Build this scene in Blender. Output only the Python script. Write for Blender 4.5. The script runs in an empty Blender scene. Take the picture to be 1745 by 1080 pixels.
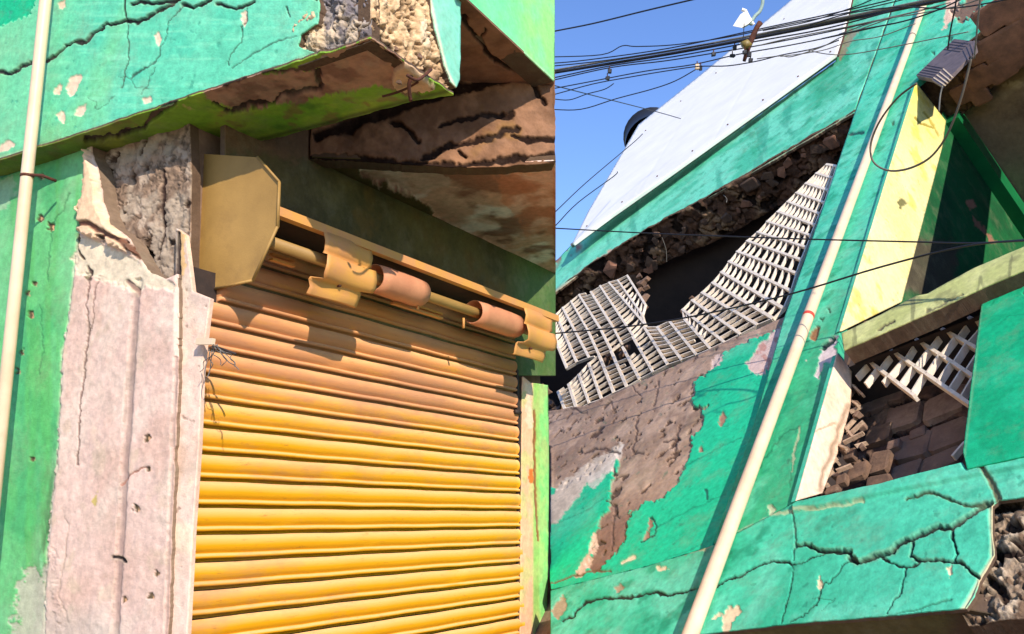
import bpy, math, random
import numpy as np
from mathutils import Matrix, Vector
random.seed(7)
SC = bpy.context.scene
COL = SC.collection
# ------------------------------------------------------------------ camera
FPX, CX, CY = 1608.0, 872.5, 540.0
nz = lambda v: np.asarray(v, float) / np.linalg.norm(v)
def camray(x, y):
    return np.array([(x - CX) / FPX, -(y - CY) / FPX, -1.0])
_Z = nz(camray(670, -6470)); _Y = camray(1830, 880); _Y = nz(_Y - _Z * (_Y @ _Z)); _X = np.cross(_Y, _Z)
M = np.array([_X, _Y, _Z])                      # camera axes -> world (shop wall runs along +Y)
C0 = np.array([0.0, 0.0, 1.6])
cam_d = bpy.data.cameras.new('camera'); cam = bpy.data.objects.new('camera', cam_d); COL.objects.link(cam)
mw = Matrix([list(M[0]) + [C0[0]], list(M[1]) + [C0[1]], list(M[2]) + [C0[2]], [0, 0, 0, 1]])
cam.matrix_world = mw
cam_d.sensor_width = 36; cam_d.lens = 36 * FPX / 1745; cam_d.clip_end = 2000; cam_d.clip_start = 0.05
SC.camera = cam
# ------------------------------------------------------------------ world and sun
SUN = nz([0.66, -0.50, 0.52])
w = bpy.data.worlds.new('World'); SC.world = w; w.use_nodes = True
nt = w.node_tree; nt.nodes.clear()
sky = nt.nodes.new('ShaderNodeTexSky'); sky.sky_type = 'NISHITA'; sky.sun_disc = False
sky.sun_elevation = math.asin(SUN[2]); sky.sun_rotation = math.atan2(SUN[0], SUN[1])
sky.air_density = 1.0; sky.dust_density = 0.0; sky.ozone_density = 3.5
bg = nt.nodes.new('ShaderNodeBackground'); bg.inputs[1].default_value = 0.15
wo = nt.nodes.new('ShaderNodeOutputWorld')
hs = nt.nodes.new('ShaderNodeHueSaturation'); hs.inputs['Hue'].default_value = 0.512; hs.inputs['Saturation'].default_value = 1.12; hs.inputs['Value'].default_value = 1.28
nt.links.new(sky.outputs[0], hs.inputs['Color']); nt.links.new(hs.outputs[0], bg.inputs[0]); nt.links.new(bg.outputs[0], wo.inputs[0])
sl = bpy.data.lights.new('sun', 'SUN'); sl.energy = 4.5; sl.angle = math.radians(0.5); sl.color = (1.0, 0.90, 0.77)
so = bpy.data.objects.new('sun', sl); COL.objects.link(so)
so.rotation_euler = Vector(-SUN).to_track_quat('-Z', 'Y').to_euler(); so.location = (10, -8, 12)
SC.view_settings.view_transform = 'Standard'; SC.view_settings.look = 'None'
SC.view_settings.exposure = 0.42; SC.view_settings.gamma = 1.0; SC.view_settings.use_curve_mapping = False

# ------------------------------------------------------------------ frames and planes
_Zr = nz(camray(1794, -590)); _Xr = camray(-770, 1508); _Xr = nz(_Xr - _Zr * (_Xr @ _Zr)); _Yr = np.cross(_Zr, _Xr)
RX, RY, RZ = M @ _Xr, M @ _Yr, M @ _Zr          # axes of the leaning building (X runs away to the left, Y out of the facade)
D = 2.4
LX, LY, LZ = np.eye(3)
def pl(n, p): n = nz(n); return (n, float(n @ np.asarray(p, float)))
def Lx(v): return (LX, v)
def Ly(v): return (-LY, -v)                      # normal towards the street
def Lz(v): return (-LZ, -v)                      # seen from below
def Ry(o): return (RY, float(RY @ C0) - D + o)   # o metres proud of the facade
def Rxp(v): return (-RX, -float(RX @ C0) - v)
def Rzp(v): return (-RZ, -float(RZ @ C0) - v)
def U(px, py, plane):
    px = np.atleast_1d(np.asarray(px, float)); py = np.atleast_1d(np.asarray(py, float))
    r = np.stack([(px - CX) / FPX, -(py - CY) / FPX, -np.ones_like(px)], 1) @ M.T
    n, d = plane
    t = (d - n @ C0) / (r @ n)
    return C0 + r * t[:, None]
def proj(p):
    q = M.T @ (np.asarray(p) - C0); return (CX - q[0] / q[2] * FPX, CY + q[1] / q[2] * FPX)
def U1(p, plane): return U(p[0], p[1], plane)[0]
def at(px, py, dist):
    r = M @ camray(px, py); return C0 + r * dist
def rl(p):                                        # world -> local coordinates of the leaning building
    q = np.asarray(p) - C0; return np.array([q @ RX, q @ RY, q @ RZ])
def rw(x, y, z): return C0 + RX * x + RY * y + RZ * z

# ------------------------------------------------------------------ noise, polygons
def vnoise(u, v, seed):
    iu = np.floor(u).astype(np.int64); iv = np.floor(v).astype(np.int64); fu = u - iu; fv = v - iv
    fu = fu * fu * (3 - 2 * fu); fv = fv * fv * (3 - 2 * fv)
    def h(a, b):
        k = (a * 374761393 + b * 668265263 + seed * 1442695041) & 0xffffffff
        k = ((k ^ (k >> 13)) * 1274126177) & 0xffffffff
        return ((k ^ (k >> 16)) & 0xffff) / 65535.0
    a = h(iu, iv); b = h(iu + 1, iv); c = h(iu, iv + 1); d = h(iu + 1, iv + 1)
    return (a * (1 - fu) + b * fu) * (1 - fv) + (c * (1 - fu) + d * fu) * fv
def fbm(u, v, s, o=4, seed=0):
    r = 0; a = 0.5; t = 0
    for k in range(o):
        r = r + a * vnoise(u * s * 2 ** k + 17.3 * k, v * s * 2 ** k - 9.1 * k, seed + k); t += a; a *= 0.5
    return r / t                                   # 0..1
def segdist(px, py, pts, closed=False):
    best = np.full(px.shape, 1e9); bx = np.zeros_like(px); by = np.zeros_like(px)
    n = len(pts)
    for i in range(n if closed else n - 1):
        ax, ay = pts[i]; cx, cy = pts[(i + 1) % n]
        dx, dy = cx - ax, cy - ay; L = dx * dx + dy * dy + 1e-9
        t = np.clip(((px - ax) * dx + (py - ay) * dy) / L, 0, 1)
        qx = ax + t * dx; qy = ay + t * dy; d = (px - qx) ** 2 + (py - qy) ** 2
        m = d < best; best = np.where(m, d, best); bx = np.where(m, qx, bx); by = np.where(m, qy, by)
    return np.sqrt(best), bx, by
def inside(px, py, pts):
    c = np.zeros(px.shape, bool); n = len(pts)
    for i in range(n):
        ax, ay = pts[i]; bx, by = pts[(i + 1) % n]
        if ay == by: continue
        m = ((ay > py) != (by > py)) & (px < (bx - ax) * (py - ay) / (by - ay) + ax)
        c ^= m
    return c
def sdf(px, py, pts):
    d, bx, by = segdist(px, py, pts, True); s = np.where(inside(px, py, pts), -1.0, 1.0)
    return d * s, bx, by
def lin(c):
    c = np.asarray(c, float) / 255.0
    return np.where(c <= 0.04045, c / 12.92, ((c + 0.055) / 1.055) ** 2.4)
sst = lambda x: np.clip(x, 0, 1) ** 2 * (3 - 2 * np.clip(x, 0, 1))

# ------------------------------------------------------------------ materials
MATS = {}
def nodes(name):
    m = bpy.data.materials.new(name); m.use_nodes = True; t = m.node_tree; b = t.nodes['Principled BSDF']; MATS[name] = m
    return m, t, b
def mat_relief(name, rough=0.75, bump=0.25, bscale=140, var=0.22, vscale=35, grime=(0.25, 0.2, 0.15), gamt=0.25, spec=0.3):
    """painted / bare masonry: pigment from the layered 'tint' attribute, broken up by procedural grain, blotches and grime"""
    m, t, b = nodes(name); N = t.nodes.new; L = t.links.new
    at_ = N('ShaderNodeAttribute'); at_.attribute_name = 'tint'
    g = N('ShaderNodeNewGeometry')
    n1 = N('ShaderNodeTexNoise'); n1.inputs['Scale'].default_value = vscale; n1.inputs['Detail'].default_value = 8; n1.inputs['Roughness'].default_value = 0.65
    n2 = N('ShaderNodeTexNoise'); n2.inputs['Scale'].default_value = bscale; n2.inputs['Detail'].default_value = 6; n2.inputs['Roughness'].default_value = 0.7
    n3 = N('ShaderNodeTexNoise'); n3.inputs['Scale'].default_value = 4.5; n3.inputs['Detail'].default_value = 9; n3.inputs['Roughness'].default_value = 0.75
    for n in (n1, n2, n3): L(g.outputs['Position'], n.inputs['Vector'])
    mr = N('ShaderNodeMapRange'); mr.inputs[1].default_value = 0.25; mr.inputs[2].default_value = 0.75; mr.inputs[3].default_value = 1 - var; mr.inputs[4].default_value = 1 + var * 0.6
    L(n1.outputs[0], mr.inputs[0])
    mu = N('ShaderNodeVectorMath'); mu.operation = 'SCALE'; L(at_.outputs['Color'], mu.inputs[0]); L(mr.outputs[0], mu.inputs['Scale'])
    gr = N('ShaderNodeMapRange'); gr.inputs[1].default_value = 0.5; gr.inputs[2].default_value = 0.8; gr.inputs[3].default_value = 0; gr.inputs[4].default_value = gamt
    L(n3.outputs[0], gr.inputs[0])
    mx = N('ShaderNodeMix'); mx.data_type = 'RGBA'; L(gr.outputs[0], mx.inputs['Factor']); L(mu.outputs[0], mx.inputs['A']); mx.inputs['B'].default_value = (*grime, 1)
    n4 = N('ShaderNodeTexNoise'); n4.inputs['Scale'].default_value = 75; n4.inputs['Detail'].default_value = 10; n4.inputs['Roughness'].default_value = 0.8; L(g.outputs['Position'], n4.inputs['Vector'])
    sp = N('ShaderNodeMapRange'); sp.inputs[1].default_value = 0.60; sp.inputs[2].default_value = 0.68; sp.inputs[4].default_value = 0.5; L(n4.outputs[0], sp.inputs[0])
    m4 = N('ShaderNodeMix'); m4.data_type = 'RGBA'; L(sp.outputs[0], m4.inputs['Factor']); L(mx.outputs['Result'], m4.inputs['A']); m4.inputs['B'].default_value = (*[c * .55 for c in grime], 1)
    L(m4.outputs['Result'], b.inputs['Base Color'])
    b.inputs['Roughness'].default_value = rough; b.inputs['Specular IOR Level'].default_value = spec
    bp = N('ShaderNodeBump'); bp.inputs['Strength'].default_value = bump; bp.inputs['Distance'].default_value = 0.006
    L(n2.outputs[0], bp.inputs['Height']); L(bp.outputs[0], b.inputs['Normal'])
    return m
def mat_plain(name, c1, c2=None, scale=20, rough=0.6, metal=0.0, bump=0.1, bscale=120, stretch=None, c3=None, t3=(0.6, 0.75), spec=0.4):
    m, t, b = nodes(name); N = t.nodes.new; L = t.links.new
    c1 = lin(c1); c2 = lin(c2) if c2 is not None else c1 * 0.7
    g = N('ShaderNodeNewGeometry'); mp = N('ShaderNodeMapping'); L(g.outputs['Position'], mp.inputs['Vector'])
    if stretch: mp.inputs['Scale'].default_value = stretch
    n1 = N('ShaderNodeTexNoise'); n1.inputs['Scale'].default_value = scale; n1.inputs['Detail'].default_value = 8; n1.inputs['Roughness'].default_value = 0.65
    L(mp.outputs[0], n1.inputs['Vector'])
    cr = N('ShaderNodeValToRGB'); cr.color_ramp.elements[0].position = 0.32; cr.color_ramp.elements[1].position = 0.68
    cr.color_ramp.elements[0].color = (*c1, 1); cr.color_ramp.elements[1].color = (*c2, 1); L(n1.outputs[0], cr.inputs[0])
    out = cr.outputs[0]
    if c3 is not None:
        n3 = N('ShaderNodeTexNoise'); n3.inputs['Scale'].default_value = scale * 0.37; n3.inputs['Detail'].default_value = 10; n3.inputs['Roughness'].default_value = 0.75
        L(g.outputs['Position'], n3.inputs['Vector'])
        mr = N('ShaderNodeMapRange'); mr.inputs[1].default_value = t3[0]; mr.inputs[2].default_value = t3[1]; L(n3.outputs[0], mr.inputs[0])
        mx = N('ShaderNodeMix'); mx.data_type = 'RGBA'; L(mr.outputs[0], mx.inputs['Factor']); L(out, mx.inputs['A']); mx.inputs['B'].default_value = (*lin(c3), 1)
        out = mx.outputs['Result']
    L(out, b.inputs['Base Color'])
    b.inputs['Roughness'].default_value = rough; b.inputs['Metallic'].default_value = metal; b.inputs['Specular IOR Level'].default_value = spec
    n2 = N('ShaderNodeTexNoise'); n2.inputs['Scale'].default_value = bscale; n2.inputs['Detail'].default_value = 5; L(g.outputs['Position'], n2.inputs['Vector'])
    bp = N('ShaderNodeBump'); bp.inputs['Strength'].default_value = bump; bp.inputs['Distance'].default_value = 0.005
    L(n2.outputs[0], bp.inputs['Height']); L(bp.outputs[0], b.inputs['Normal'])
    return m
PAINT = mat_relief('weathered_wall_paint', 0.7, 0.45, 130, 0.28, 30, (0.30, 0.27, 0.17), 0.42)
RUB = mat_relief('broken_concrete', 0.95, 0.8, 90, 0.42, 45, (0.10, 0.075, 0.055), 0.5, 0.1)
PLAST = mat_relief('bare_plaster', 0.92, 0.6, 90, 0.28, 24, (0.22, 0.15, 0.11), 0.25, 0.1)
BRICKM = mat_plain('dusty_old_brick', (150, 105, 82), (105, 76, 62), 9, 0.95, bump=0.8, bscale=60, c3=(70, 52, 44))
DUSTB = mat_plain('dusty_block', (132, 104, 88), (104, 82, 70), 7, 0.95, bump=1.0, bscale=40, c3=(160, 134, 114), t3=(.5, .7))
STONE = mat_plain('dirty_stone', (128, 98, 76), (82, 64, 52), 14, 0.95, bump=0.9, bscale=50, c3=(160, 140, 115))
DSTONE = mat_plain('dark_brown_stone', (104, 80, 64), (70, 54, 46), 14, 0.95, bump=0.9, bscale=50, c3=(140, 120, 96))  # darker brown variant of the stone colour
LATT = mat_plain('chalky_cement', (236, 222, 204), (214, 196, 174), 14, 0.9, bump=0.5, bscale=90, c3=(160, 136, 112), t3=(0.58, 0.76))
VOID = mat_plain('shade_dark_interior', (62, 52, 50), (44, 38, 38), 3, 0.95)  # near-black rooms: the interior shade is put into the colour
PIPEM = mat_plain('cream_plastic_pipe', (226, 202, 170), (212, 184, 150), 6, 0.45, bump=0.05, c3=(190, 165, 130), t3=(0.62, 0.8))
RUST = mat_plain('rusty_iron', (98, 52, 34), (58, 36, 28), 40, 0.85, bump=0.6)
BLACKW = mat_plain('black_cable_sheath', (38, 38, 44), (28, 28, 34), 20, 0.55)
GREYW = mat_plain('weathered_grey_wire', (120, 116, 108), (90, 86, 80), 20, 0.6)
WHITEB = mat_plain('white_painted_sheet', (240, 236, 230), (228, 224, 217), 2.2, 0.5, bump=0.12, c3=(212, 208, 202), t3=(0.62, 0.85))
GREYP = mat_plain('grey_ribbed_plastic', (112, 98, 98), (86, 76, 76), 12, 0.6, c3=(60, 52, 52))
DARKM = mat_plain('dark_steel', (60, 46, 40), (40, 32, 30), 20, 0.7)
HOODM = mat_plain('sun_faded_ochre_steel', (204, 142, 86), (208, 152, 72), 7, 0.5, bump=0.15, c3=(196, 136, 100), t3=(0.5, 0.7))
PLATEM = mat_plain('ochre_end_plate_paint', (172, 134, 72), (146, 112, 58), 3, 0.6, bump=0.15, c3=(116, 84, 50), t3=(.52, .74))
DRUMM = mat_plain('dusty_primer_steel', (205, 140, 100), (188, 124, 88), 10, 0.65, bump=0.2, c3=(205, 160, 90))
TANKM = mat_plain('black_tank_plastic', (34, 36, 44), (26, 28, 34), 8, 0.45)
ROADM = mat_plain('dusty_street', (146, 134, 116), (124, 112, 98), 2, 0.95, bump=0.4, bscale=40)
RED = mat_plain('red_tape', (215, 70, 50), (190, 60, 45), 20, 0.6)
def mat_slat():
    m, t, b = nodes('yellow_shutter_enamel'); N = t.nodes.new; L = t.links.new
    g = N('ShaderNodeNewGeometry'); mp = N('ShaderNodeMapping'); mp.inputs['Scale'].default_value = (1, 0.35, 2.2); L(g.outputs['Position'], mp.inputs[0])
    n1 = N('ShaderNodeTexNoise'); n1.inputs['Scale'].default_value = 3.2; n1.inputs['Detail'].default_value = 10; n1.inputs['Roughness'].default_value = 0.7; L(mp.outputs[0], n1.inputs[0])
    sx = N('ShaderNodeSeparateXYZ'); L(g.outputs['Position'], sx.inputs[0])
    # paint is bleached to a dull apricot in the weathered upper rows
    hz = N('ShaderNodeMapRange'); hz.inputs[1].default_value = 1.75; hz.inputs[2].default_value = 2.35; hz.inputs[3].default_value = -0.22; hz.inputs[4].default_value = 0.22; L(sx.outputs[2], hz.inputs[0])
    ad = N('ShaderNodeMath'); ad.operation = 'ADD'; L(n1.outputs[0], ad.inputs[0]); L(hz.outputs[0], ad.inputs[1])
    cr = N('ShaderNodeValToRGB'); e = cr.color_ramp.elements; e[0].position = 0.4; e[0].color = (*lin((226, 158, 12)), 1); e[1].position = 0.66; e[1].color = (*lin((206, 136, 78)), 1)
    k = cr.color_ramp.elements.new(0.54); k.color = (*lin((228, 160, 46)), 1); L(ad.outputs[0], cr.inputs[0])
    # paler dusty peach painted where faces look up, standing in for highlights
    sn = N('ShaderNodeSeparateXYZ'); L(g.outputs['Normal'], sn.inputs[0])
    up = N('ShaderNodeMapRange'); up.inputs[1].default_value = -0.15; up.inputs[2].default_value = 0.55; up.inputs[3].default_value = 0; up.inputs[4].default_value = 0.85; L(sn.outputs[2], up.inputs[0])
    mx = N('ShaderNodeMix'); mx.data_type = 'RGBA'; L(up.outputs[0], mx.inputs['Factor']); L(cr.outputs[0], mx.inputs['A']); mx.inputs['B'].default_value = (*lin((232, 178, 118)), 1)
    n4 = N('ShaderNodeTexNoise'); n4.inputs['Scale'].default_value = 26; n4.inputs['Detail'].default_value = 8; n4.inputs['Roughness'].default_value = 0.8; L(mp.outputs[0], n4.inputs[0])
    sp = N('ShaderNodeMapRange'); sp.inputs[1].default_value = 0.58; sp.inputs[2].default_value = 0.70; sp.inputs[4].default_value = 0.7; L(n4.outputs[0], sp.inputs[0])
    m2 = N('ShaderNodeMix'); m2.data_type = 'RGBA'; L(sp.outputs[0], m2.inputs['Factor']); L(mx.outputs['Result'], m2.inputs['A']); m2.inputs['B'].default_value = (*lin((150, 92, 50)), 1)
    b.inputs['Roughness'].default_value = 0.62; b.inputs['Specular IOR Level'].default_value = 0.25
    n5 = N('ShaderNodeTexNoise'); n5.inputs['Scale'].default_value = 1.6; n5.inputs['Detail'].default_value = 9; n5.inputs['Roughness'].default_value = 0.7; m5 = N('ShaderNodeMapping'); m5.inputs['Scale'].default_value = (1, .6, 2.6); m5.inputs['Location'].default_value = (0, 3.1, 1.7); L(g.outputs['Position'], m5.inputs[0]); L(m5.outputs[0], n5.inputs[0])
    r5 = N('ShaderNodeMapRange'); r5.inputs[1].default_value = 0.46; r5.inputs[2].default_value = 0.66; r5.inputs[4].default_value = 0.7
    a5 = N('ShaderNodeMath'); a5.operation = 'MULTIPLY_ADD'; a5.inputs[1].default_value = 0.35; L(hz.outputs[0], a5.inputs[0]); L(n5.outputs[0], a5.inputs[2]); L(a5.outputs[0], r5.inputs[0])
    x5 = N('ShaderNodeMix'); x5.data_type = 'RGBA'; L(r5.outputs[0], x5.inputs['Factor']); L(m2.outputs['Result'], x5.inputs['A']); x5.inputs['B'].default_value = (*lin((178, 124, 92)), 1); L(x5.outputs['Result'], b.inputs['Base Color'])
    bp = N('ShaderNodeBump'); bp.inputs['Strength'].default_value = 0.4; bp.inputs['Distance'].default_value = 0.004; L(n4.outputs[0], bp.inputs['Height']); L(bp.outputs[0], b.inputs['Normal'])
    return m
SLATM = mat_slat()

# ------------------------------------------------------------------ object helpers
def mesh(name, V, F, mat, smooth=False):
    me = bpy.data.meshes.new(name); me.from_pydata([tuple(v) for v in V], [], F); me.materials.append(mat)
    if smooth: me.polygons.foreach_set('use_smooth', [True] * len(me.polygons))
    me.update(); return me
def put(name, me, parent=None, label=None, cat=None, group=None, kind=None):
    o = bpy.data.objects.new(name, me); COL.objects.link(o)
    if parent is not None:
        o.parent = parent; o.matrix_parent_inverse = parent.matrix_world.inverted() if parent.type == 'EMPTY' and parent.parent is None and 'b' in parent else Matrix.Identity(4)
    if label: o['label'] = label
    if cat: o['category'] = cat
    if group: o['group'] = group
    if kind: o['kind'] = kind
    return o
def thing(name, label, cat, loc, group=None, kind=None):
    o = bpy.data.objects.new(name, None); COL.objects.link(o); o.location = tuple(loc); o.empty_display_size = 0.2
    o.matrix_world = Matrix.Translation(tuple(loc)); o['b'] = 1
    o['label'] = label; o['category'] = cat
    if group: o['group'] = group
    return o
def part(name, me, parent, label=None, kind=None):
    """mesh in world coordinates, child of an empty (or of a part that already sits in world coordinates)"""
    o = bpy.data.objects.new(name, me); COL.objects.link(o); o.parent = parent
    if parent.type == 'EMPTY': o.matrix_parent_inverse = Matrix.Translation(parent.location).inverted()
    if label: o['label'] = label
    if kind: o['kind'] = kind
    return o
def np_mesh(name, V, Q, mat, col=None):
    me = bpy.data.meshes.new(name); nv = len(V); nq = len(Q)
    me.vertices.add(nv); me.vertices.foreach_set('co', V.astype(np.float32).ravel())
    me.loops.add(nq * 4); me.loops.foreach_set('vertex_index', Q.astype(np.int32).ravel())
    me.polygons.add(nq); me.polygons.foreach_set('loop_start', np.arange(0, nq * 4, 4, dtype=np.int32))
    me.polygons.foreach_set('loop_total', np.full(nq, 4, np.int32))
    me.polygons.foreach_set('use_smooth', np.ones(nq, bool))
    me.materials.append(mat)
    if col is not None:
        a = me.attributes.new('tint', 'FLOAT_COLOR', 'POINT')
        a.data.foreach_set('color', np.concatenate([col, np.ones((nv, 1))], 1).astype(np.float32).ravel())
    me.update(calc_edges=True); me.validate(); return me

CELL = 1.6
class Surf:
    """builds up the layers of one face: pigment colour and relief height (metres along the face normal)"""
    def __init__(s, px, py, P, plane):
        s.px, s.py = px, py; n = plane[0]
        t1 = np.cross(n, [0.31, 0.52, 0.79]); t1 = nz(t1); t2 = np.cross(n, t1)
        s.u = P @ t1; s.v = P @ t2; s.h = np.zeros_like(px); s.c = np.zeros((len(px), 3)); s.P = P
        s.jx = (fbm(px, py, 0.05, 4, 91) - .5); s.jy = (fbm(px, py, 0.05, 4, 57) - .5)
    def fill(s, c): s.c[:] = lin(c)
    def mix(s, m, c, dh=0.0):
        m = np.clip(m, 0, 1); s.c = s.c * (1 - m[:, None]) + lin(c) * m[:, None]; s.h = s.h + m * dh
    def bump(s, amp, scale, o=4, seed=3): s.h += (fbm(s.u, s.v, scale, o, seed) - .5) * 2 * amp
    def mottle(s, c, scale, lo, hi, amt=1.0, seed=5, dh=0.0, o=5):
        s.mix(sst((fbm(s.u, s.v, scale, o, seed) - lo) / (hi - lo)) * amt, c, dh)
    def streak(s, c, sx, sy, lo, hi, amt=1.0, seed=8):
        s.mix(sst((fbm(s.px * sx, s.py * sy, 1.0, 4, seed) - lo) / (hi - lo)) * amt, c)
    def pmask(s, poly, rough=10, soft=1.5, fine=5):
        d, _, _ = sdf(s.px, s.py, poly)
        d = d + s.jx * rough * 2 + (fbm(s.px, s.py, 0.22, 3, 12) - .5) * fine * 2
        return sst(0.5 - d / (2 * soft))
    def patch(s, poly, c, dh=0.0, rough=10, soft=1.5, fine=5, amt=1.0):
        m = s.pmask(poly, rough, soft, fine) * amt; s.mix(m, c, dh); return m
    def only(s, m, f):
        """apply f to a copy of the layers and keep it where mask m is set"""
        c0, h0 = s.c.copy(), s.h.copy(); f(); s.c = c0 * (1 - m[:, None]) + s.c * m[:, None]; s.h = h0 * (1 - m) + s.h * m
    def crack(s, pts, w=1.8, depth=0.012, c=(34, 30, 24), jit=5, amt=1.0, lip=(150, 150, 110)):
        xs = [p[0] for p in pts]; ys = [p[1] for p in pts]; k = w * 3 + jit * 2 + 4
        b = (s.px > min(xs) - k) & (s.px < max(xs) + k) & (s.py > min(ys) - k) & (s.py < max(ys) + k)
        if not b.any(): return
        x = s.px[b] + s.jx[b] * jit * 2 + (fbm(s.px[b], s.py[b], 0.16, 2, 31) - .5) * jit
        y = s.py[b] + s.jy[b] * jit * 2 + (fbm(s.px[b], s.py[b], 0.16, 2, 77) - .5) * jit
        d, _, _ = segdist(x, y, pts)
        ww = w * (0.55 + 0.9 * fbm(s.px[b], s.py[b], 0.03, 2, 5))
        m = sst((1.25 - d / ww) * 1.6) * amt
        if w > 2.2 and lip:
            l = sst(1.2 - np.abs(d - ww * 1.3) / (ww * .8)) * 0.2 * amt; s.c[b] = s.c[b] * (1 - l[:, None]) + lin(lip) * l[:, None]
        s.c[b] = s.c[b] * (1 - m[:, None]) + lin(c) * m[:, None]; s.h[b] -= m * depth * (.45 if depth > .01 else .8)
    def spots(s, c, scale, th, dh=-0.003, seed=21, amt=1.0, c2=None):
        n = fbm(s.u, s.v, scale, 3, seed); m = sst((n - th) / 0.03) * amt
        s.mix(m, c, dh)
    def rubble(s, amp, scale, ca, cb, cc, seed=40):
        a = fbm(s.u, s.v, scale, 5, seed); b = fbm(s.u, s.v, scale * 3.1, 4, seed + 9)
        rid = 1 - np.abs(2 * fbm(s.u, s.v, scale * 1.6, 3, seed + 4) - 1)
        ta = np.floor(a * 9 + 2.2 * (fbm(s.u, s.v, scale * .5, 2, seed + 2) - .5)) / 9; s.h += (.7 * ta + .3 * a - .46) * 2.6 * amp + (b - .5) * amp * 0.9 - sst((rid - .86) / .12) * amp * 0.7
        s.fill(ca); s.mix(sst((b - .42) / .2), cb); s.mix(sst((a - .58) / .12) * .8, cc); s.mix(sst((rid - .88) / .1) * .7, tuple(np.array(ca) * .45))
def relief(name, plane, poly, fn, mat, parent, thick=0.05, ragged=0.0, cell=None, label=None, kind=None, skirt=(96, 76, 60), damp=5.0):
    c = cell or CELL
    xs = np.arange(min(p[0] for p in poly) - c, max(p[0] for p in poly) + 2 * c, c)
    ys = np.arange(min(p[1] for p in poly) - c, max(p[1] for p in poly) + 2 * c, c)
    gx, gy = np.meshgrid(xs, ys); H, W = gx.shape; px = gx.ravel(); py = gy.ravel()
    d, bx, by = sdf(px, py, poly)
    dr = d + ((fbm(px, py, 0.06, 4, 70) - .5) * 2 * ragged if ragged else 0)
    D2 = dr.reshape(H, W); cen = (D2[:-1, :-1] + D2[1:, :-1] + D2[:-1, 1:] + D2[1:, 1:]) / 4
    keep = cen < 0
    idx = np.arange(H * W).reshape(H, W)
    Q = np.stack([idx[:-1, :-1], idx[1:, :-1], idx[1:, 1:], idx[:-1, 1:]], -1)[keep]
    cnt = np.zeros(H * W, int); np.add.at(cnt, Q.ravel(), 1)
    bd = (cnt > 0) & (cnt < 4)
    sg = np.where(np.abs(d) < 1e-6, 1, d); gxn = (px - bx) / sg; gyn = (py - by) / sg
    mv = np.clip(dr, -c, c)
    px = np.where(bd, px - gxn * mv, px); py = np.where(bd, py - gyn * mv, py)
    used = np.nonzero(cnt)[0]; rm = -np.ones(H * W, int); rm[used] = np.arange(len(used))
    Q = rm[Q]; px = px[used]; py = py[used]
    P = U(px, py, plane); n = plane[0]
    s = Surf(px, py, P, plane); fn(s)
    if damp:
        e_ = np.abs(sdf(px, py, poly)[0]); s.h *= .15 + .85 * sst(e_ / damp)
    V = P + n[None, :] * s.h[:, None]
    E = np.concatenate([Q[:, [0, 1]], Q[:, [1, 2]], Q[:, [2, 3]], Q[:, [3, 0]]])
    key = np.minimum(E[:, 0], E[:, 1]) * len(V) + np.maximum(E[:, 0], E[:, 1])
    _, inv, ct = np.unique(key, return_inverse=True, return_counts=True)
    B = E[ct[inv] == 1]
    bv = np.unique(B); m2 = -np.ones(len(V), int); m2[bv] = np.arange(len(bv)) + len(V)
    Vb = P[bv] - n[None, :] * thick
    
    # rim: a short lip in the face's own paint, then bare masonry
    Vb = np.concatenate([V[bv] - n[None, :] * .005, V[bv] - n[None, :] * .005, P[bv] - n[None, :] * thick]); nb = len(bv)
    a0, a1 = m2[B[:, 0]], m2[B[:, 1]]
    SQ = np.concatenate([np.stack([B[:, 1], B[:, 0], a0, a1], 1), np.stack([a1 + nb, a0 + nb, a0 + 2 * nb, a1 + 2 * nb], 1)])
    sk = np.broadcast_to(lin(skirt), (nb, 3)) * (0.85 + .3 * fbm(px[bv], py[bv], .012, 2, 6))[:, None]
    Vall = np.concatenate([V, Vb]); cc = np.concatenate([s.c, s.c[bv], sk, sk])
    Qa = np.concatenate([Q, SQ])
    me = np_mesh(name, Vall, Qa, mat, np.clip(cc, 0.002, 0.92))
    me.polygons.foreach_set('use_smooth', np.concatenate([np.ones(len(Q), bool), np.zeros(len(SQ), bool)]))
    return part(name, me, parent, label, kind)
def obox(c, ax, ay, az, hx, hy, hz):
    """box with half sizes along three axes -> verts, faces"""
    V = []
    for i in (-1, 1):
        for j in (-1, 1):
            for k in (-1, 1): V.append(np.asarray(c) + np.asarray(ax) * hx * i + np.asarray(ay) * hy * j + np.asarray(az) * hz * k)
    F = [(0, 1, 3, 2), (4, 6, 7, 5), (0, 4, 5, 1), (2, 3, 7, 6), (0, 2, 6, 4), (1, 5, 7, 3)]
    return V, F
def join(parts):
    V = []; F = []
    for v, f in parts:
        k = len(V); V += list(v); F += [tuple(i + k for i in q) for q in f]
    return V, F
def tube(pts, r, n=8, caps=True, rs=None):
    pts = [np.asarray(p, float) for p in pts]; V = []; F = []
    up = np.array([0.13, 0.21, 0.97])
    for i, p in enumerate(pts):
        t = nz(pts[min(i + 1, len(pts) - 1)] - pts[max(i - 1, 0)]); a = np.cross(t, up)
        if np.linalg.norm(a) < 1e-3: a = np.cross(t, [1, 0, 0])
        a = nz(a); b = np.cross(t, a); rr = rs[i] if rs else r
        for k in range(n):
            th = 2 * math.pi * k / n; V.append(p + rr * (a * math.cos(th) + b * math.sin(th)))
    for i in range(len(pts) - 1):
        for k in range(n): F.append((i * n + k, i * n + (k + 1) % n, (i + 1) * n + (k + 1) % n, (i + 1) * n + k))
    if caps: F.append(tuple(range(n))[::-1]); F.append(tuple(range((len(pts) - 1) * n, len(pts) * n)))
    return V, F
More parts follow.
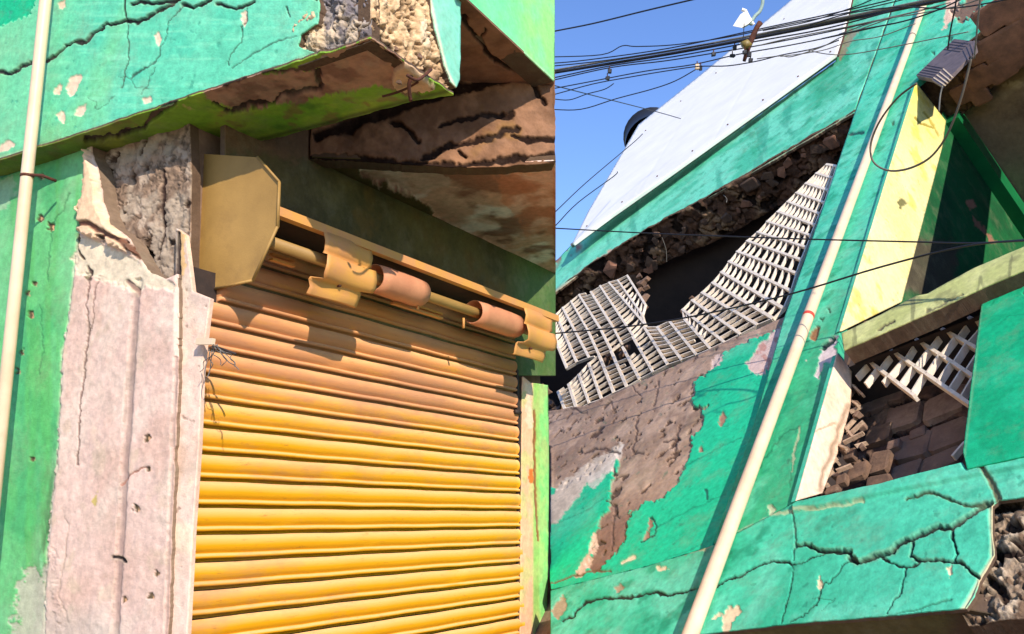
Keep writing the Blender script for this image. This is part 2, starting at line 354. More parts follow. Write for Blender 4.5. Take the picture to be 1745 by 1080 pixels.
def smoothpts(pts, n=6):
    pts = [np.asarray(p, float) for p in pts]; out = []
    for i in range(len(pts) - 1):
        p0 = pts[max(i - 1, 0)]; p1 = pts[i]; p2 = pts[i + 1]; p3 = pts[min(i + 2, len(pts) - 1)]
        for k in range(n):
            t = k / n; out.append(0.5 * ((2 * p1) + (-p0 + p2) * t + (2 * p0 - 5 * p1 + 4 * p2 - p3) * t * t + (-p0 + 3 * p1 - 3 * p2 + p3) * t ** 3))
    out.append(pts[-1]); return out
def chunk(c, ax, ay, az, hx, hy, hz, seed, j=0.22):
    """irregular broken block: a bevelled box with every corner knocked about (24 vertices)"""
    rnd = random.Random(seed); V = []; F = []
    c = np.asarray(c)
    key = {}
    for i in (-1, 1):
        for jn in (-1, 1):
            for k in (-1, 1):
                o = np.array([i * hx, jn * hy, k * hz]) * (1 - j * np.array([rnd.random() for _ in range(3)]))
                b = 0.16
                for a in range(3):
                    q = o.copy()
                    for e in range(3):
                        if e != a: q[e] *= (1 - b - 0.1 * rnd.random())
                    key[(i, jn, k, a)] = len(V); V.append(c + ax * q[0] + ay * q[1] + az * q[2])
    s = (-1, 1)
    for a in range(3):
        o = [x for x in range(3) if x != a]
        for sg in s:
            loop = []
            for (p, q) in ((-1, -1), (1, -1), (1, 1), (-1, 1)):
                t = [0, 0, 0]; t[a] = sg; t[o[0]] = p; t[o[1]] = q; loop.append(key[(t[0], t[1], t[2], a)])
            F.append(tuple(loop))
        for p in s:
            for q in s:
                t0 = [0, 0, 0]; t1 = [0, 0, 0]
                t0[o[0]] = p; t0[o[1]] = q; t0[a] = -1; t1[o[0]] = p; t1[o[1]] = q; t1[a] = 1
                F.append((key[(*t0, o[0])], key[(*t1, o[0])], key[(*t1, o[1])], key[(*t0, o[1])]))
    for i in s:
        for jn in s:
            for k in s: F.append((key[(i, jn, k, 0)], key[(i, jn, k, 1)], key[(i, jn, k, 2)]))
    return V, F

# ================================================================== GROUND
V = [(-60, -60, 0), (60, -60, 0), (60, 60, 0), (-60, 60, 0)]
g = put('ground', mesh('ground', V, [(0, 1, 2, 3)], ROADM), kind='structure')
# ================================================================== LEFT: CORNER SHOP BUILDING
YF, YW, XS, XB, ZB, ZS, ZL = 2.40, 2.48, -2.90, -1.93, 3.335, 3.78, 3.36
shop = thing('corner_building', 'cracked mint green and pink corner shop building with broken overhanging beam, at left', 'building', (-3.6, 2.6, 0))
MINT, MINT2 = (104, 208, 168), (86, 206, 160)
PINK = (226, 192, 174)
def f_fascia(s):
    s.fill(MINT); s.mottle((90, 198, 158), 3.0, .35, .65, .8, 5); s.mottle((126, 204, 138), 2.2, .52, .75, .6, 15); s.mottle((70, 196, 160), 7, .6, .75, .5, 25)
    s.streak((150, 235, 190), .02, .15, .5, .8, .4, 9); s.bump(.004, 4); s.bump(.0022, 22)
    s.mix(sst((200 - s.px) / 200) * .55, (128, 205, 140)); s.mix(sst((s.px - 300) / 240) * .35, (130, 220, 184))
    s.patch([(-30, -30), (64, -30), (52, 25), (-30, 56)], (20, 182, 128), -.006, 3, 1)
    for P in ([(93, 150), (102, 140), (108, 145), (100, 158), (92, 160)], [(115, 135), (130, 125), (142, 128), (135, 145), (126, 160), (118, 165), (112, 150)],
              [(95, 195), (105, 185), (112, 195), (110, 212), (100, 205)], [(126, 195), (134, 182), (147, 176), (146, 190), (136, 200)],
              [(263, 60), (270, 52), (275, 65), (270, 78), (264, 70)], [(98, 5), (110, 0), (112, 12), (104, 16)], [(412, 22), (418, 18), (421, 30), (416, 45), (411, 36)],
              [(0, 245), (14, 238), (26, 246), (10, 256), (-6, 262)], [(242, 168), (256, 164), (258, 172), (246, 176)]):
        s.patch(P, (238, 208, 178), -.004, 3, 1, 3)
    s.crack([(-10, 122), (18, 124), (36, 116), (52, 108), (80, 103), (100, 92), (112, 80), (128, 72), (145, 72), (158, 58), (180, 43), (212, 35), (232, 38), (250, 30), (262, 18), (285, 12), (300, 2)], 3.0, .022, jit=4)
    s.crack([(225, 5), (240, 2), (262, 5), (285, 3), (305, -2)], 2.6, .02, jit=3)
    s.crack([(312, 8), (330, 14), (345, 6), (362, -4)], 3.4, .025, jit=3)
    s.crack([(370, 5), (385, 10), (402, 15), (420, 9), (432, 2)], 2.6, .016, jit=3)
    s.crack([(212, -5), (213, 20), (215, 38)], 1.5, .006, jit=2); s.crack([(219, 42), (218, 75), (216, 110), (213, 130), (206, 148)], 1.3, .005, jit=4, amt=.8)
    s.crack([(312, 12), (300, 25), (288, 36), (284, 55), (276, 75), (268, 95), (255, 110), (240, 120), (226, 132)], 1.2, .004, jit=5, amt=.8)
    s.crack([(420, 15), (418, 35), (412, 45), (411, 70), (398, 82), (390, 95), (388, 110)], 1.3, .005, jit=4, amt=.8)
    s.crack([(262, 112), (252, 140), (240, 160)], 1.1, .004, jit=5, amt=.6); s.crack([(487, 10), (492, 28)], 1.6, .006, jit=3); s.crack([(395, 115), (430, 92), (465, 72), (505, 60)], 1.3, .004, jit=3, amt=.7)
    s.crack([(540, 0), (530, -4), (520, -10)], 2.5, .01)
    s.crack([(150, 165), (165, 172), (160, 185), (178, 178), (195, 165)], 1.0, .003, jit=6, amt=.5)
    s.crack([(200, 128), (225, 132), (232, 148), (250, 150)], 1.0, .003, jit=6, amt=.5)
    s.spots((60, 160, 130), 26, .80, -.002, 33, .6)
    d, _, _ = segdist(s.px, s.py, [(-20, 277), (0, 270), (150, 225), (330, 165), (540, 92)]); e = sst(1 - d / (4 + 5 * fbm(s.px, s.py, .05, 3, 3)))
    s.mix(e * .55, (206, 214, 158)); s.h -= e * .006
fp = [(-120, -190), (560, -190), (548, -120), (532, -60), (536, -20), (546, 14), (540, 40), (512, 60), (508, 78), (541, 92), (445, 122), (330, 163), (240, 195), (150, 222), (70, 248), (0, 270), (-120, 308)]
relief('fascia_beam', Ly(YF), fp, f_fascia, PAINT, shop, .07, ragged=3.0, label='mint painted fascia with long dark cracks')
def f_spallfront(s):
    s.rubble(.026, 14, (150, 138, 130), (118, 108, 108), (214, 190, 160))
    s.patch([(505, 50), (545, 20), (560, 60), (548, 95), (505, 90)], (226, 198, 158), .015, 6, 3)
    s.mix(sst((45 - s.py) / 60) * .4, (140, 135, 145))
kx = XB - .012; ky = YF + .025
kc = [proj((kx, ky, z)) for z in (4.12, 3.9, 3.7, 3.5, ZB)]; kb = [proj((x, ky, ZB)) for x in (-1.98, -2.08, -2.18, -2.3)]
relief('spalled_beam_face', Ly(ky), [(490, -190)] + kc + kb + [(500, 90), (498, 50)], f_spallfront, RUB, shop, .05, damp=3)
def f_spallside(s):
    s.rubble(.022, 11, (232, 196, 152), (205, 168, 126), (240, 214, 178), 60)
    s.spots((96, 78, 62), 16, .70, -.02, 65, .9); s.mix(sst((s.py - 95) / 40) * .6, (150, 112, 84))
    s.crack([(640, 48), (655, 70), (675, 98), (690, 120), (705, 132), (735, 118)], 6, .03, (60, 42, 32), 6, lip=None)
relief('spalled_beam_side', Lx(kx), [(730, -190), (745, -60), (752, 60), (774, 140)] + [proj((kx, y, ZB + .004)) for y in (2.9, 2.8, 2.65, 2.5)] + kc[::-1], f_spallside, RUB, shop, .06, damp=3)
def f_flap(s):
    s.fill((130, 212, 182)); s.mottle((152, 220, 190), 6, .4, .7, .8); s.bump(.002, 12)
    d, _, _ = segdist(s.px, s.py, [(728, -30), (738, 20), (748, 65), (762, 120), (776, 150)]); s.mix(sst(1 - d / 4), (222, 226, 190))
relief('paint_flap', Lx(XB), [(722, -190), (786, -190), (786, -40), (785, 60), (784, 136), (778, 150), (768, 140), (758, 112), (746, 66), (736, 22)], f_flap, PAINT, shop, .03, ragged=1.2)
def f_under(s):
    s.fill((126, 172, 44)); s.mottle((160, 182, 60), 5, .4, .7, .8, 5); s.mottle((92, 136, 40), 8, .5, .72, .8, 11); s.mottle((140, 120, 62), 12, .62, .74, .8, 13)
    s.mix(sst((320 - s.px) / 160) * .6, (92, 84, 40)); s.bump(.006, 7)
    A = [(335, 150), (375, 132), (436, 112), (450, 126), (545, 120), (548, 92), (640, 60), (700, 110), (735, 140), (712, 158), (690, 162), (640, 146), (560, 166), (470, 182), (395, 190), (365, 176)]
    m = s.pmask(A, 8, 1.5, 5)
    s.only(m, lambda: (s.fill((176, 134, 108)), s.mottle((130, 92, 74), 10, .4, .65, .9, 44), s.mottle((172, 136, 110), 14, .58, .72, .8, 46), s.bump(.012, 12, 5, 47), s.mix(np.ones_like(s.px), (132, 96, 76), 0) if False else None))
    s.h -= m * .006
    s.patch([(690, 100), (730, 130), (748, 150), (712, 150), (680, 152), (668, 132)], (214, 176, 138), .02, 8, 2)
    s.crack([(150, 238), (200, 230), (245, 216), (262, 200), (285, 182), (300, 168), (335, 150), (385, 142), (430, 128)], 5.5, .04, (40, 28, 20), 6, lip=None)
    s.crack([(365, 176), (395, 190), (440, 178), (470, 180), (480, 165), (545, 156)], 3.5, .03, (60, 42, 32), 6, lip=None)
    s.crack([(430, 128), (450, 124), (490, 122), (540, 122), (548, 150)], 3.5, .03, (64, 44, 34), 6, lip=None)
    for P in ([(315, 252), (360, 238), (400, 234), (370, 245), (330, 260)], [(310, 178), (325, 180), (330, 186), (318, 188)], [(480, 225), (510, 218), (500, 224)], [(430, 242), (450, 238), (440, 244)]):
        s.patch(P, (176, 176, 96), -.003, 6, 1.5, 5)
    d, _, _ = segdist(s.px, s.py, [(300, 272), (420, 243), (560, 208), (700, 170), (785, 150)]); s.mix(sst(1 - d / 7) * .7, (52, 38, 26))
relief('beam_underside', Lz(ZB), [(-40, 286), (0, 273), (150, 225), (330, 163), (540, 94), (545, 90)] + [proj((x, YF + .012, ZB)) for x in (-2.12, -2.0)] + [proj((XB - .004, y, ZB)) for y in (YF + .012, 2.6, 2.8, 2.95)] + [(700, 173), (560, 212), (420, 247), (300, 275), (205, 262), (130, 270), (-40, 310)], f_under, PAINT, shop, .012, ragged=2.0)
# solid core of the beam (behind its skins) and wall above
def box_part(name, lo, hi, mat, parent=shop, label=None, kind=None):
    lo = np.array(lo, float); hi = np.array(hi, float); c = (lo + hi) / 2; h = (hi - lo) / 2
    V, F = obox(c, LX, LY, LZ, *h); return part(name, mesh(name, V, F, mat), parent, label, kind)
CORE = mat_plain('raw_concrete', (140, 112, 92), (104, 82, 68), 8, 0.95, bump=0.8, bscale=50)
box_part('beam_core', (-7.5, YF + .11, ZB + .07), (XB - .08, 2.97, 4.12), CORE)
box_part('wall_core', (-7.5, YW + .12, -.3), (-3.02, YW + .30, ZB + .05), CORE)
def f_uppersoffit(s):
    s.fill((158, 114, 90)); s.mottle((124, 88, 68), 5, .4, .65, .9); s.mottle((160, 112, 84), 7, .55, .72, .8, 14); s.bump(.01, 6)
    s.crack([(790, 28), (800, 50), (818, 72), (835, 95), (850, 108), (880, 122)], 5, .03, (44, 28, 22), 5, lip=None)
    s.crack([(818, 72), (828, 50)], 2.5, .02, (60, 40, 30), 4, lip=None)
relief('slab_soffit', Lz(ZS), [(380, 250), (560, 110), (784, -14), (789, -6), (944, 138), (944, 300), (700, 300), (480, 300)], f_uppersoffit, PLAST, shop, .01)
def f_fascia2(s):
    s.fill((106, 226, 150)); s.mix(sst((s.px - 850) / 60), (150, 226, 130)); s.mottle((130, 236, 160), 5, .4, .7, .7); s.bump(.003, 8)
    d, _, _ = segdist(s.px, s.py, [(790, -4), (946, 140)]); s.mix(sst(1 - d / 5) * .7, (200, 240, 190))
relief('slab_edge', Lx(XB + .01), [(786, -190), (946, -190), (945, 139), (790, -6), (770, -25)], f_fascia2, PAINT, shop, .12)
# step between the broken soffit and the lower ceiling
A3 = U1((530, 268), Lz(ZL)); B3 = U1((946, 276), Lz(ZL)); dAB = nz(B3 - A3); nS = nz(np.cross(dAB, LZ)); nS = nS if nS @ (C0 - A3) > 0 else -nS
PS = (nS, float(nS @ A3))
def f_step(s):
    s.fill((146, 108, 82)); s.mottle((112, 80, 58), 4, .4, .62, .9); s.mottle((158, 116, 86), 6, .55, .72, .85, 14); s.mottle((136, 100, 52), 5, .6, .75, .6, 19)
    s.bump(.014, 4, 5); s.bump(.009, 18, 4, 9)
    dk = (40, 26, 20)
    s.crack([(540, 232), (640, 195), (720, 168), (785, 150), (830, 140), (870, 130), (888, 124)], 11, .03, dk, 5, lip=None)
    s.crack([(888, 124), (905, 132), (915, 150), (928, 176)], 4, .04, dk, 5, lip=None)
    s.crack([(668, 206), (690, 218), (716, 240)], 4.5, .04, dk, 5, lip=None)
    s.crack([(752, 212), (780, 202), (830, 198), (868, 195)], 5, .03, dk, 6, lip=None)
    s.crack([(720, 268), (760, 252), (800, 240), (840, 232), (880, 218)], 6, .03, dk, 7, lip=None)
    s.crack([(872, 232), (900, 240), (946, 236)], 4.5, .03, dk, 5, lip=None); s.crack([(780, 258), (795, 266)], 4, .03, dk, 4, lip=None)
    s.crack([(520, 265), (600, 270), (700, 280), (800, 282), (850, 272), (946, 266)], 6, .03, dk, 6, lip=None)
relief('broken_slab_step', PS, [(528, 270), (535, 120), (946, 120), (946, 277), (850, 284), (760, 284), (640, 276)], f_step, PLAST, shop, .1, ragged=2)
def f_lowersoffit(s):
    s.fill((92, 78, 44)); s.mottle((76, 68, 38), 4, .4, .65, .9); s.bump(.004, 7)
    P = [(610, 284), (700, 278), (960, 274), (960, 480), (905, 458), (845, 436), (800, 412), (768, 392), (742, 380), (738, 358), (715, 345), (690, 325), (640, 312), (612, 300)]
    m = s.pmask(P, 8, 1.5, 5)
    s.only(m, lambda: (s.fill((214, 164, 138)), s.mottle((246, 222, 208), 3.2, .46, .60, .9, 44), s.mottle((140, 94, 74), 4.2, .52, .66, .9, 49), s.bump(.014, 7, 5, 41)))
    s.patch([(612, 284), (740, 280), (765, 312), (700, 335), (640, 312)], (206, 172, 150), .0, 12, 4, 6, .7)
    s.patch([(850, 300), (960, 290), (960, 400), (900, 400), (860, 350)], (206, 128, 96), .0, 16, 5, 6, .6)
    s.h -= m * .012
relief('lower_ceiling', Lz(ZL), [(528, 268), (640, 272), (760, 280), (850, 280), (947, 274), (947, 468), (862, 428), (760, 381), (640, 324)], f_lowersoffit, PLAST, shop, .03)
def f_header(s):
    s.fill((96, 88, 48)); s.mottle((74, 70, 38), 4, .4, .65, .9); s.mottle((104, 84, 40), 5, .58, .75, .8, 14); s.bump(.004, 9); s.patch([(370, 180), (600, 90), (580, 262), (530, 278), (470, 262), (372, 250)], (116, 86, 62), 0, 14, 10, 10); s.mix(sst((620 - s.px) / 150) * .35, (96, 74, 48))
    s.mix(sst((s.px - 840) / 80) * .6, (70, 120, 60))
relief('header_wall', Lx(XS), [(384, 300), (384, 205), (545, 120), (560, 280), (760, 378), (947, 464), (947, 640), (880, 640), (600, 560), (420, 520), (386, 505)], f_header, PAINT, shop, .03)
box_part('shop_core', (-7.5, 2.9, -.3), (XS - .12, 5.62, 4.4), CORE)
box_part('slab_core', (-7.5, 2.98, ZS + .11), (XB - .12, 3.9, 4.4), CORE)
V, F = obox((0, 0, 0), LX, LY, LZ, 1, 1, 1)
# end piece of the slab, cut on the skew like the soffit in front of it
E0 = U1((946, 140), Lz(ZS)); E1 = U1((946, 468), Lz(ZL))
sk = [(XB - .12, 3.9), (E0[0] - .12, E0[1] - .02), (E1[0] - .0, E1[1] - .05), (XS - .12, 5.5), (XS - .12, 3.9)]
V = [(x, y, ZS + .11) for x, y in sk] + [(x, y, 4.4) for x, y in sk]; n = 5
F = [tuple(range(n))[::-1], tuple(range(n, 2 * n))] + [(i, (i + 1) % n, n + (i + 1) % n, n + i) for i in range(n)]
part('slab_end', mesh('slab_end', V, F, CORE), shop)
# front wall with pillar
def f_front(s):
    s.fill((104, 190, 118)); s.mottle((120, 196, 134), 3, .4, .65, .9); s.mottle((72, 172, 104), 5, .5, .7, .8, 15); s.streak((92, 182, 92), .06, .006, .45, .7, .6, 3); s.bump(.004, 5); s.bump(.0015, 26)
    s.mix(sst((40 - s.px) / 30) * sst((420 - s.py) / 250) * .8, (42, 150, 124))  # dark teal left of the pipe: its cast shadow put into the colour
    s.patch([(-20, 310), (22, 300), (28, 330), (8, 352), (-20, 360)], (180, 190, 160), 0, 12, 4, 8, .5)
    # green paint weathered to dark algae low down beside the pillar
    s.mix(sst(1 - np.abs(s.px - (88 - (s.py - 900) * .08)) / (10 + (s.py - 640).clip(0) * .075)) * sst((s.py - 660) / 260) * sst((fbm(s.px * 1.6, s.py * .4, .1, 4, 9) - .3) / .25) * .85, (66, 92, 58))
    s.patch([(20, 1100), (28, 1010), (50, 960), (70, 980), (92, 940), (110, 1100)], (198, 188, 168), -.004, 18, 5, 14, .8)
    # pink plaster of the pillar
    L_ = [(150, 245), (152, 300), (146, 345), (136, 395), (126, 470), (118, 540), (108, 600), (104, 690), (98, 790), (90, 860), (84, 920), (78, 1000), (76, 1110), (380, 1110), (380, 230)]
    m = s.pmask(L_, 2.5, 1.0, 4)
    def pink():
        s.fill(PINK); s.mottle((214, 176, 156), 4, .45, .7, .8, 61); s.mottle((228, 202, 182), 6, .5, .7, .7, 62); s.mottle((214, 186, 160), 11, .62, .78, .7, 63); s.bump(.004, 6, 4, 64); s.bump(.0022, 30, 4, 68)
    s.only(m, pink); s.h += m * .008
    d, _, _ = segdist(s.px + s.jx * 8, s.py, L_[:13]); e = sst(1 - d / 5); s.mix(e * .6, (226, 220, 192)); s.h -= e * .004
    s.mix(sst(1 - d / 3.0) * sst((fbm(s.px, s.py, .1, 3, 4) - .45) / .1) * .7, (120, 120, 90))
    for g0, g1, wd in (((236, 478), (196, 1100), 7.0), ((303, 610), (284, 1100), 3.5)):
        x = s.px + s.jx * 3; t = np.clip((s.py - g0[1]) / (g1[1] - g0[1]), 0, 1); gx = g0[0] + (g1[0] - g0[0]) * t
        q = sst(1.3 - np.abs(x - gx) / wd) * (s.py > g0[1] - 6 * fbm(s.px, s.py, .1, 2, 1))
        s.h -= q * .010; s.mix(q * .75, (160, 132, 120))
        q2 = .5 * sst(1.2 - np.abs(np.abs(x - gx) - wd) / 2) * (s.py > g0[1]) * sst((fbm(s.px, s.py, .12, 3, 8) - .5) / .12); s.mix(q2 * .8, (120, 96, 84), -.004)
    s.crack([(156, 462), (150, 520), (155, 560), (148, 620), (140, 690), (138, 720), (134, 790)], 1.6, .006, (120, 92, 80), 4, .9)
    s.crack([(168, 475), (164, 520), (158, 560)], 1.4, .005, (130, 100, 88), 4, .8); s.crack([(208, 826), (232, 805), (255, 796)], 1.4, .005, (170, 120, 100), 3)
    s.crack([(118, 1060), (104, 1010), (112, 960), (120, 900), (112, 880)], 1.3, .004, (190, 160, 140), 3, .7)
    s.crack([(120, 330), (106, 360), (92, 370), (84, 420), (80, 480)], 1.4, .005, (60, 130, 80), 4, .7); s.crack([(70, 520), (72, 600), (66, 640)], 1.2, .004, (60, 130, 80), 4, .6)
    for x, y in ((66, 372), (58, 484), (46, 500), (52, 535), (36, 600), (30, 632), (55, 780), (86, 386), (70, 300), (150, 470), (255, 800), (235, 865), (260, 1015), (268, 975), (212, 1020), (254, 748)):
        s.patch([(x - 3, y - 5), (x + 3, y - 6), (x + 5, y + 2), (x, y + 7), (x - 4, y + 4)], (90, 74, 50), -.008, 4, 1.2, 4)
        s.patch([(x + 1, y - 2), (x + 5, y - 3), (x + 6, y + 5), (x + 2, y + 6)], (214, 164, 120), 0, 2, 1, 3)
    s.patch([(160, 855), (170, 835), (166, 860)], (190, 170, 40), 0, 3, 1, 2, .7)
    # spalled head of the pillar: render fallen, grey core bare
    Z1 = [(145, 236), (170, 236), (320, 252), (322, 300), (306, 350), (304, 470), (262, 478), (236, 462), (222, 432), (180, 412), (140, 396), (150, 330)]
    s.patch([(150, 260), (168, 300), (178, 360), (205, 395), (232, 430), (200, 420), (140, 396), (138, 360), (148, 310)], (240, 200, 160), .030, 6, 2, 5)
    s.patch([(138, 400), (220, 440), (300, 480), (300, 500), (250, 486), (225, 500), (170, 470), (132, 470), (126, 440)], (226, 206, 176), -.006, 8, 3, 6)
    s.crack([(140, 382), (158, 384), (180, 396), (205, 408), (226, 424), (238, 436)], 5, .03, (110, 70, 50), 4)
    s.patch([(176, 402), (190, 404), (188, 414), (178, 412)], (60, 40, 30), -.02, 3, 2)
    s.crack([(134, 400), (136, 430), (142, 440)], 3, .015, (90, 66, 50), 3); s.crack([(150, 455), (156, 462), (152, 474)], 3.4, .015, (90, 70, 60), 3)
    s.crack([(220, 480), (232, 492), (238, 500)], 3.4, .015, (150, 120, 104), 3); s.crack([(196, 948), (206, 950), (214, 954)], 3.4, .015, (40, 30, 26), 3)
    s.mix(sst((s.py - 1010) / 60) * sst((s.px - 60) / 30) * sst((190 - s.px + (s.py - 1040) * 1.2) / 60) * .6, (196, 182, 166))
relief('pillar_wall', Ly(YW), [(-40, 255), (60, 225), (154, 200), (158, 262), (172, 300), (176, 345), (190, 382), (222, 408), (240, 440), (258, 466), (284, 474), (304, 466), (304, 610), (284, 1110), (-40, 1110)], f_front, PAINT, shop, .075, ragged=2.5, skirt=(130, 108, 88), label='green wall and pink plastered pillar with spalled grey head')
def f_core(s):
    s.rubble(.007, 15, (160, 134, 112), (128, 106, 88), (186, 166, 146), 77); s.mottle((134, 112, 94), 7, .5, .7, .6, 71); s.mottle((170, 152, 132), 8, .52, .66, .9, 72); s.spots((80, 62, 50), 18, .70, -.014, 73); s.bump(.012, 10, 5, 74); s.bump(.006, 30, 4, 75)
    s.crack([(280, 290), (276, 340), (278, 400), (270, 440)], 3.4, .02, (60, 44, 38), 4, lip=None); s.crack([(180, 300), (176, 345), (190, 380)], 4, .02, (60, 44, 38), 4, lip=None)
    s.patch([(216, 420), (236, 418), (262, 432), (250, 446), (228, 444)], (70, 52, 42), -.03, 3, 2)
relief('pillar_core', Ly(2.55), [(130, 215), (322, 200), (326, 300), (322, 505), (130, 500)], f_core, PLAST, shop, .05, label='bare grey brown core where the render has fallen off the pillar head')
def f_jamb(s):
    s.fill((240, 206, 184)); s.mottle((226, 186, 158), 7, .45, .7, .8); s.mottle((244, 220, 186), 9, .5, .7, .8, 5); s.bump(.003, 18)
    s.mix(sst((560 - s.py) / 80) * .5, (196, 176, 160)); s.mix(sst((900 - s.py) / 200) * 0, (0, 0, 0))
    s.crack([(304, 396), (303, 480), (301, 600)], 4.2, .04, (46, 30, 24), 1, lip=None)
    s.patch([(306, 390), (316, 400), (314, 470), (306, 470)], (226, 176, 96), 0, 3, 1, 3, .7)
    s.spots((130, 100, 80), 30, .76, -.003, 30, .6)
relief('door_jamb', Ly(YW + .02), [(300, 388), (316, 400), (328, 496), (358, 508), (350, 570), (343, 640), (338, 760), (328, 900), (317, 1110), (276, 1110), (296, 620)], f_jamb, PAINT, shop, .02, ragged=.2, skirt=(226, 186, 160))
def f_rjamb(s):
    s.fill((238, 184, 144)); s.bump(.003, 10); s.mix(sst((s.px - 906) / 5), (150, 196, 100)); s.mix(sst((s.px - 917) / 4), (136, 214, 120)); s.mottle((190, 200, 120), 8, .5, .7, .6)
    s.patch([(902, 800), (908, 798), (910, 822), (903, 820)], (226, 120, 50), 0, 2, 1)
    s.crack([(911, 700), (912, 800), (916, 920)], 2.2, .006, (150, 90, 50), 2); s.patch([(896, 655), (906, 655), (906, 730), (898, 735)], (244, 204, 170), 0, 3, 2)
relief('right_jamb', Lx(XS + .02), [(890, 640), (905, 652), (934, 656), (936, 800), (932, 1110), (886, 1110)], f_rjamb, PAINT, shop, .16, ragged=.6)
# rebar hanging out of the broken beam
def bar(name, pts, r, mat, parent, n=6, label=None): V, F = tube(smoothpts(pts, 4), r, n); return part(name, mesh(name, V, F, mat, True), parent, label)
pz = Lz(ZB - .02)
bar('rebar', [U1((704, 118), Lz(ZB + .03)), U1((700, 132), pz), U1((697, 148), Lz(ZB - .05)), U1((700, 172), Lz(ZB - .09))], .008, RUST, shop)
bar('rebar', [U1((712, 140), pz), U1((690, 152), pz), U1((668, 160), Lz(ZB - .03)), U1((652, 164), Lz(ZB - .05))], .005, RUST, shop)
bar('rebar', [U1((735, 118), Lx(XB + .01)), U1((712, 136), Lx(XB + .02)), U1((694, 128), Lx(XB + .02))], .006, RUST, shop)
bar('rebar', [U1((140, 388), Ly(YW - .01)), U1((180, 402), Ly(YW - .015)), U1((228, 428), Ly(YW))], .009, RUST, shop)
# lumps of broken concrete still clinging to the beam side
k = 0
for x, y, sz in ((530, 72, 14), (550, 30, 10), (566, 55, 9), (590, 20, 12), (612, 44, 10), (580, 66, 8), (655, 20, 14), (690, 60, 15), (672, 84, 12), (712, 96, 16), (720, 40, 12), (700, 15, 10), (735, 150, 7), (642, 52, 8), (680, 140, 9), (560, 80, 7), (608, 10, 9)):
    pln = Ly(YF + .035) if x < 630 else Lx(XB - .03)
    p = U1((x, y), pln); h = sz / FPX * 3.2 * .62
    V, F = chunk(p, nz(LX + .3 * random.uniform(-1, 1) * LZ), LY, nz(LZ - .3 * random.random() * LX), h, h * .8, h * .8, 100 + k, .45); k += 1
    part('concrete_lump', mesh('concrete_lump', V, F, STONE if k % 3 == 0 else CORE), shop)

# ------------------------------------------------------------------ roller shutter
shut = thing('roller_shutter', 'yellow ribbed roller shutter with torn rusty hood box, closed beside the pink pillar', 'shutter', (XS, 3.8, 0))
Y0, Y1 = 2.53, 5.06
def slat_profile():
    pr = []
    for i in range(9):
        a = math.pi * i / 8; pr.append((XS + .006 + .0155 * math.sin(a) ** .62 if 0 < i < 8 else XS + .006, -.004 - .066 * (i / 8)))
    pr += [(XS + .003, -.0735), (XS + .012, -.0765), (XS + .0165, -.083), (XS + .0145, -.0905), (XS - .002, -.0925), (XS - .014, -.0935), (XS - .014, -.1045)]
    return pr
PITCH = 0.1025
def slat_mesh(y0, y1, seed):
    pr = slat_profile(); rnd = random.Random(seed * 7 + 1); ns = 60; dy0 = rnd.uniform(y0, y1); dd0 = rnd.uniform(0, .008); V = []; F = []
    for j in range(ns + 1):
        y = y0 + (y1 - y0) * j / ns
        dz = .0009 * math.sin(j * .5 + seed) + .0004 * rnd.uniform(-1, 1); dx = .0012 * math.sin(j * .45 + seed * 1.7)
        for x, z in pr:
            q = max(0, 1 - ((y - dy0) / .09) ** 2) * (x > XS + .012); V.append((x + dx - dd0 * q, y, z + dz))
    n = len(pr)
    for j in range(ns):
        for i in range(n - 1): F.append((j * n + i, (j + 1) * n + i, (j + 1) * n + i + 1, j * n + i + 1))
    # back skin gives the strip its thickness
    m = len(V)
    for j in (0, ns):
        for x, z in pr: V.append((XS - .018, y0 if j == 0 else y1, z))
    for e, j in ((0, 0), (1, ns)):
        for i in range(n - 1): F.append((j * n + i, j * n + i + 1, m + e * n + i + 1, m + e * n + i))
    return V, F
PY_ = 2.64; zt = 2.655 + 3 * PITCH
for i in range(25):
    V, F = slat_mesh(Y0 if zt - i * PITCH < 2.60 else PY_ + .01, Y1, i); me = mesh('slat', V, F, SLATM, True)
    o = bpy.data.objects.new('slat', me); COL.objects.link(o); o.parent = shut; o.matrix_parent_inverse = Matrix.Translation(shut.location).inverted(); o.location = (0, 0, zt - i * PITCH)
V, F = obox((XS - .03, (Y0 + Y1) / 2, 1.35), LX, LY, LZ, .012, (Y1 - Y0) / 2, 1.33)
part('backing', mesh('backing', V, F, DARKM), shut)
V, F = obox((XS + .012, Y1 + .015, 1.35), LX, LY, LZ, .004, .012, 1.25); part('guide_rail', mesh('guide_rail', V, F, DARKM), shut)
for i in range(16):
    pass
# hood: end plate, top rail, torn front pieces, shaft and drums
pp = [(322, 296), (346, 262), (440, 268), (477, 310), (474, 386), (432, 478), (368, 492), (330, 500)]
PY = PY_
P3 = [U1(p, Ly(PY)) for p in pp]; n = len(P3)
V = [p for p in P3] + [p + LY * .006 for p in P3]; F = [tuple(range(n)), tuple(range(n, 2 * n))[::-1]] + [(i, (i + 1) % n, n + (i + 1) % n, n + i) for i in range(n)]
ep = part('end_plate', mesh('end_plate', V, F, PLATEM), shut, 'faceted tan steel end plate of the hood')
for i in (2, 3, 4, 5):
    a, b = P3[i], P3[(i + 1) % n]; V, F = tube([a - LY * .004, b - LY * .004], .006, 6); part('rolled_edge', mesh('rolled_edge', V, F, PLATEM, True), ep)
HX = -2.60; pH = Lx(HX)
a = U1((478, 348), pH); b = U1((945, 549), pH); hz = (a[2] + b[2]) / 2; ya, yb = PY + .006, b[1] + .05
V, F = obox((HX - .012, (ya + yb) / 2, hz), LX, LY, LZ, .018, (yb - ya) / 2, .019); part('top_rail', mesh('top_rail', V, F, HOODM), shut)
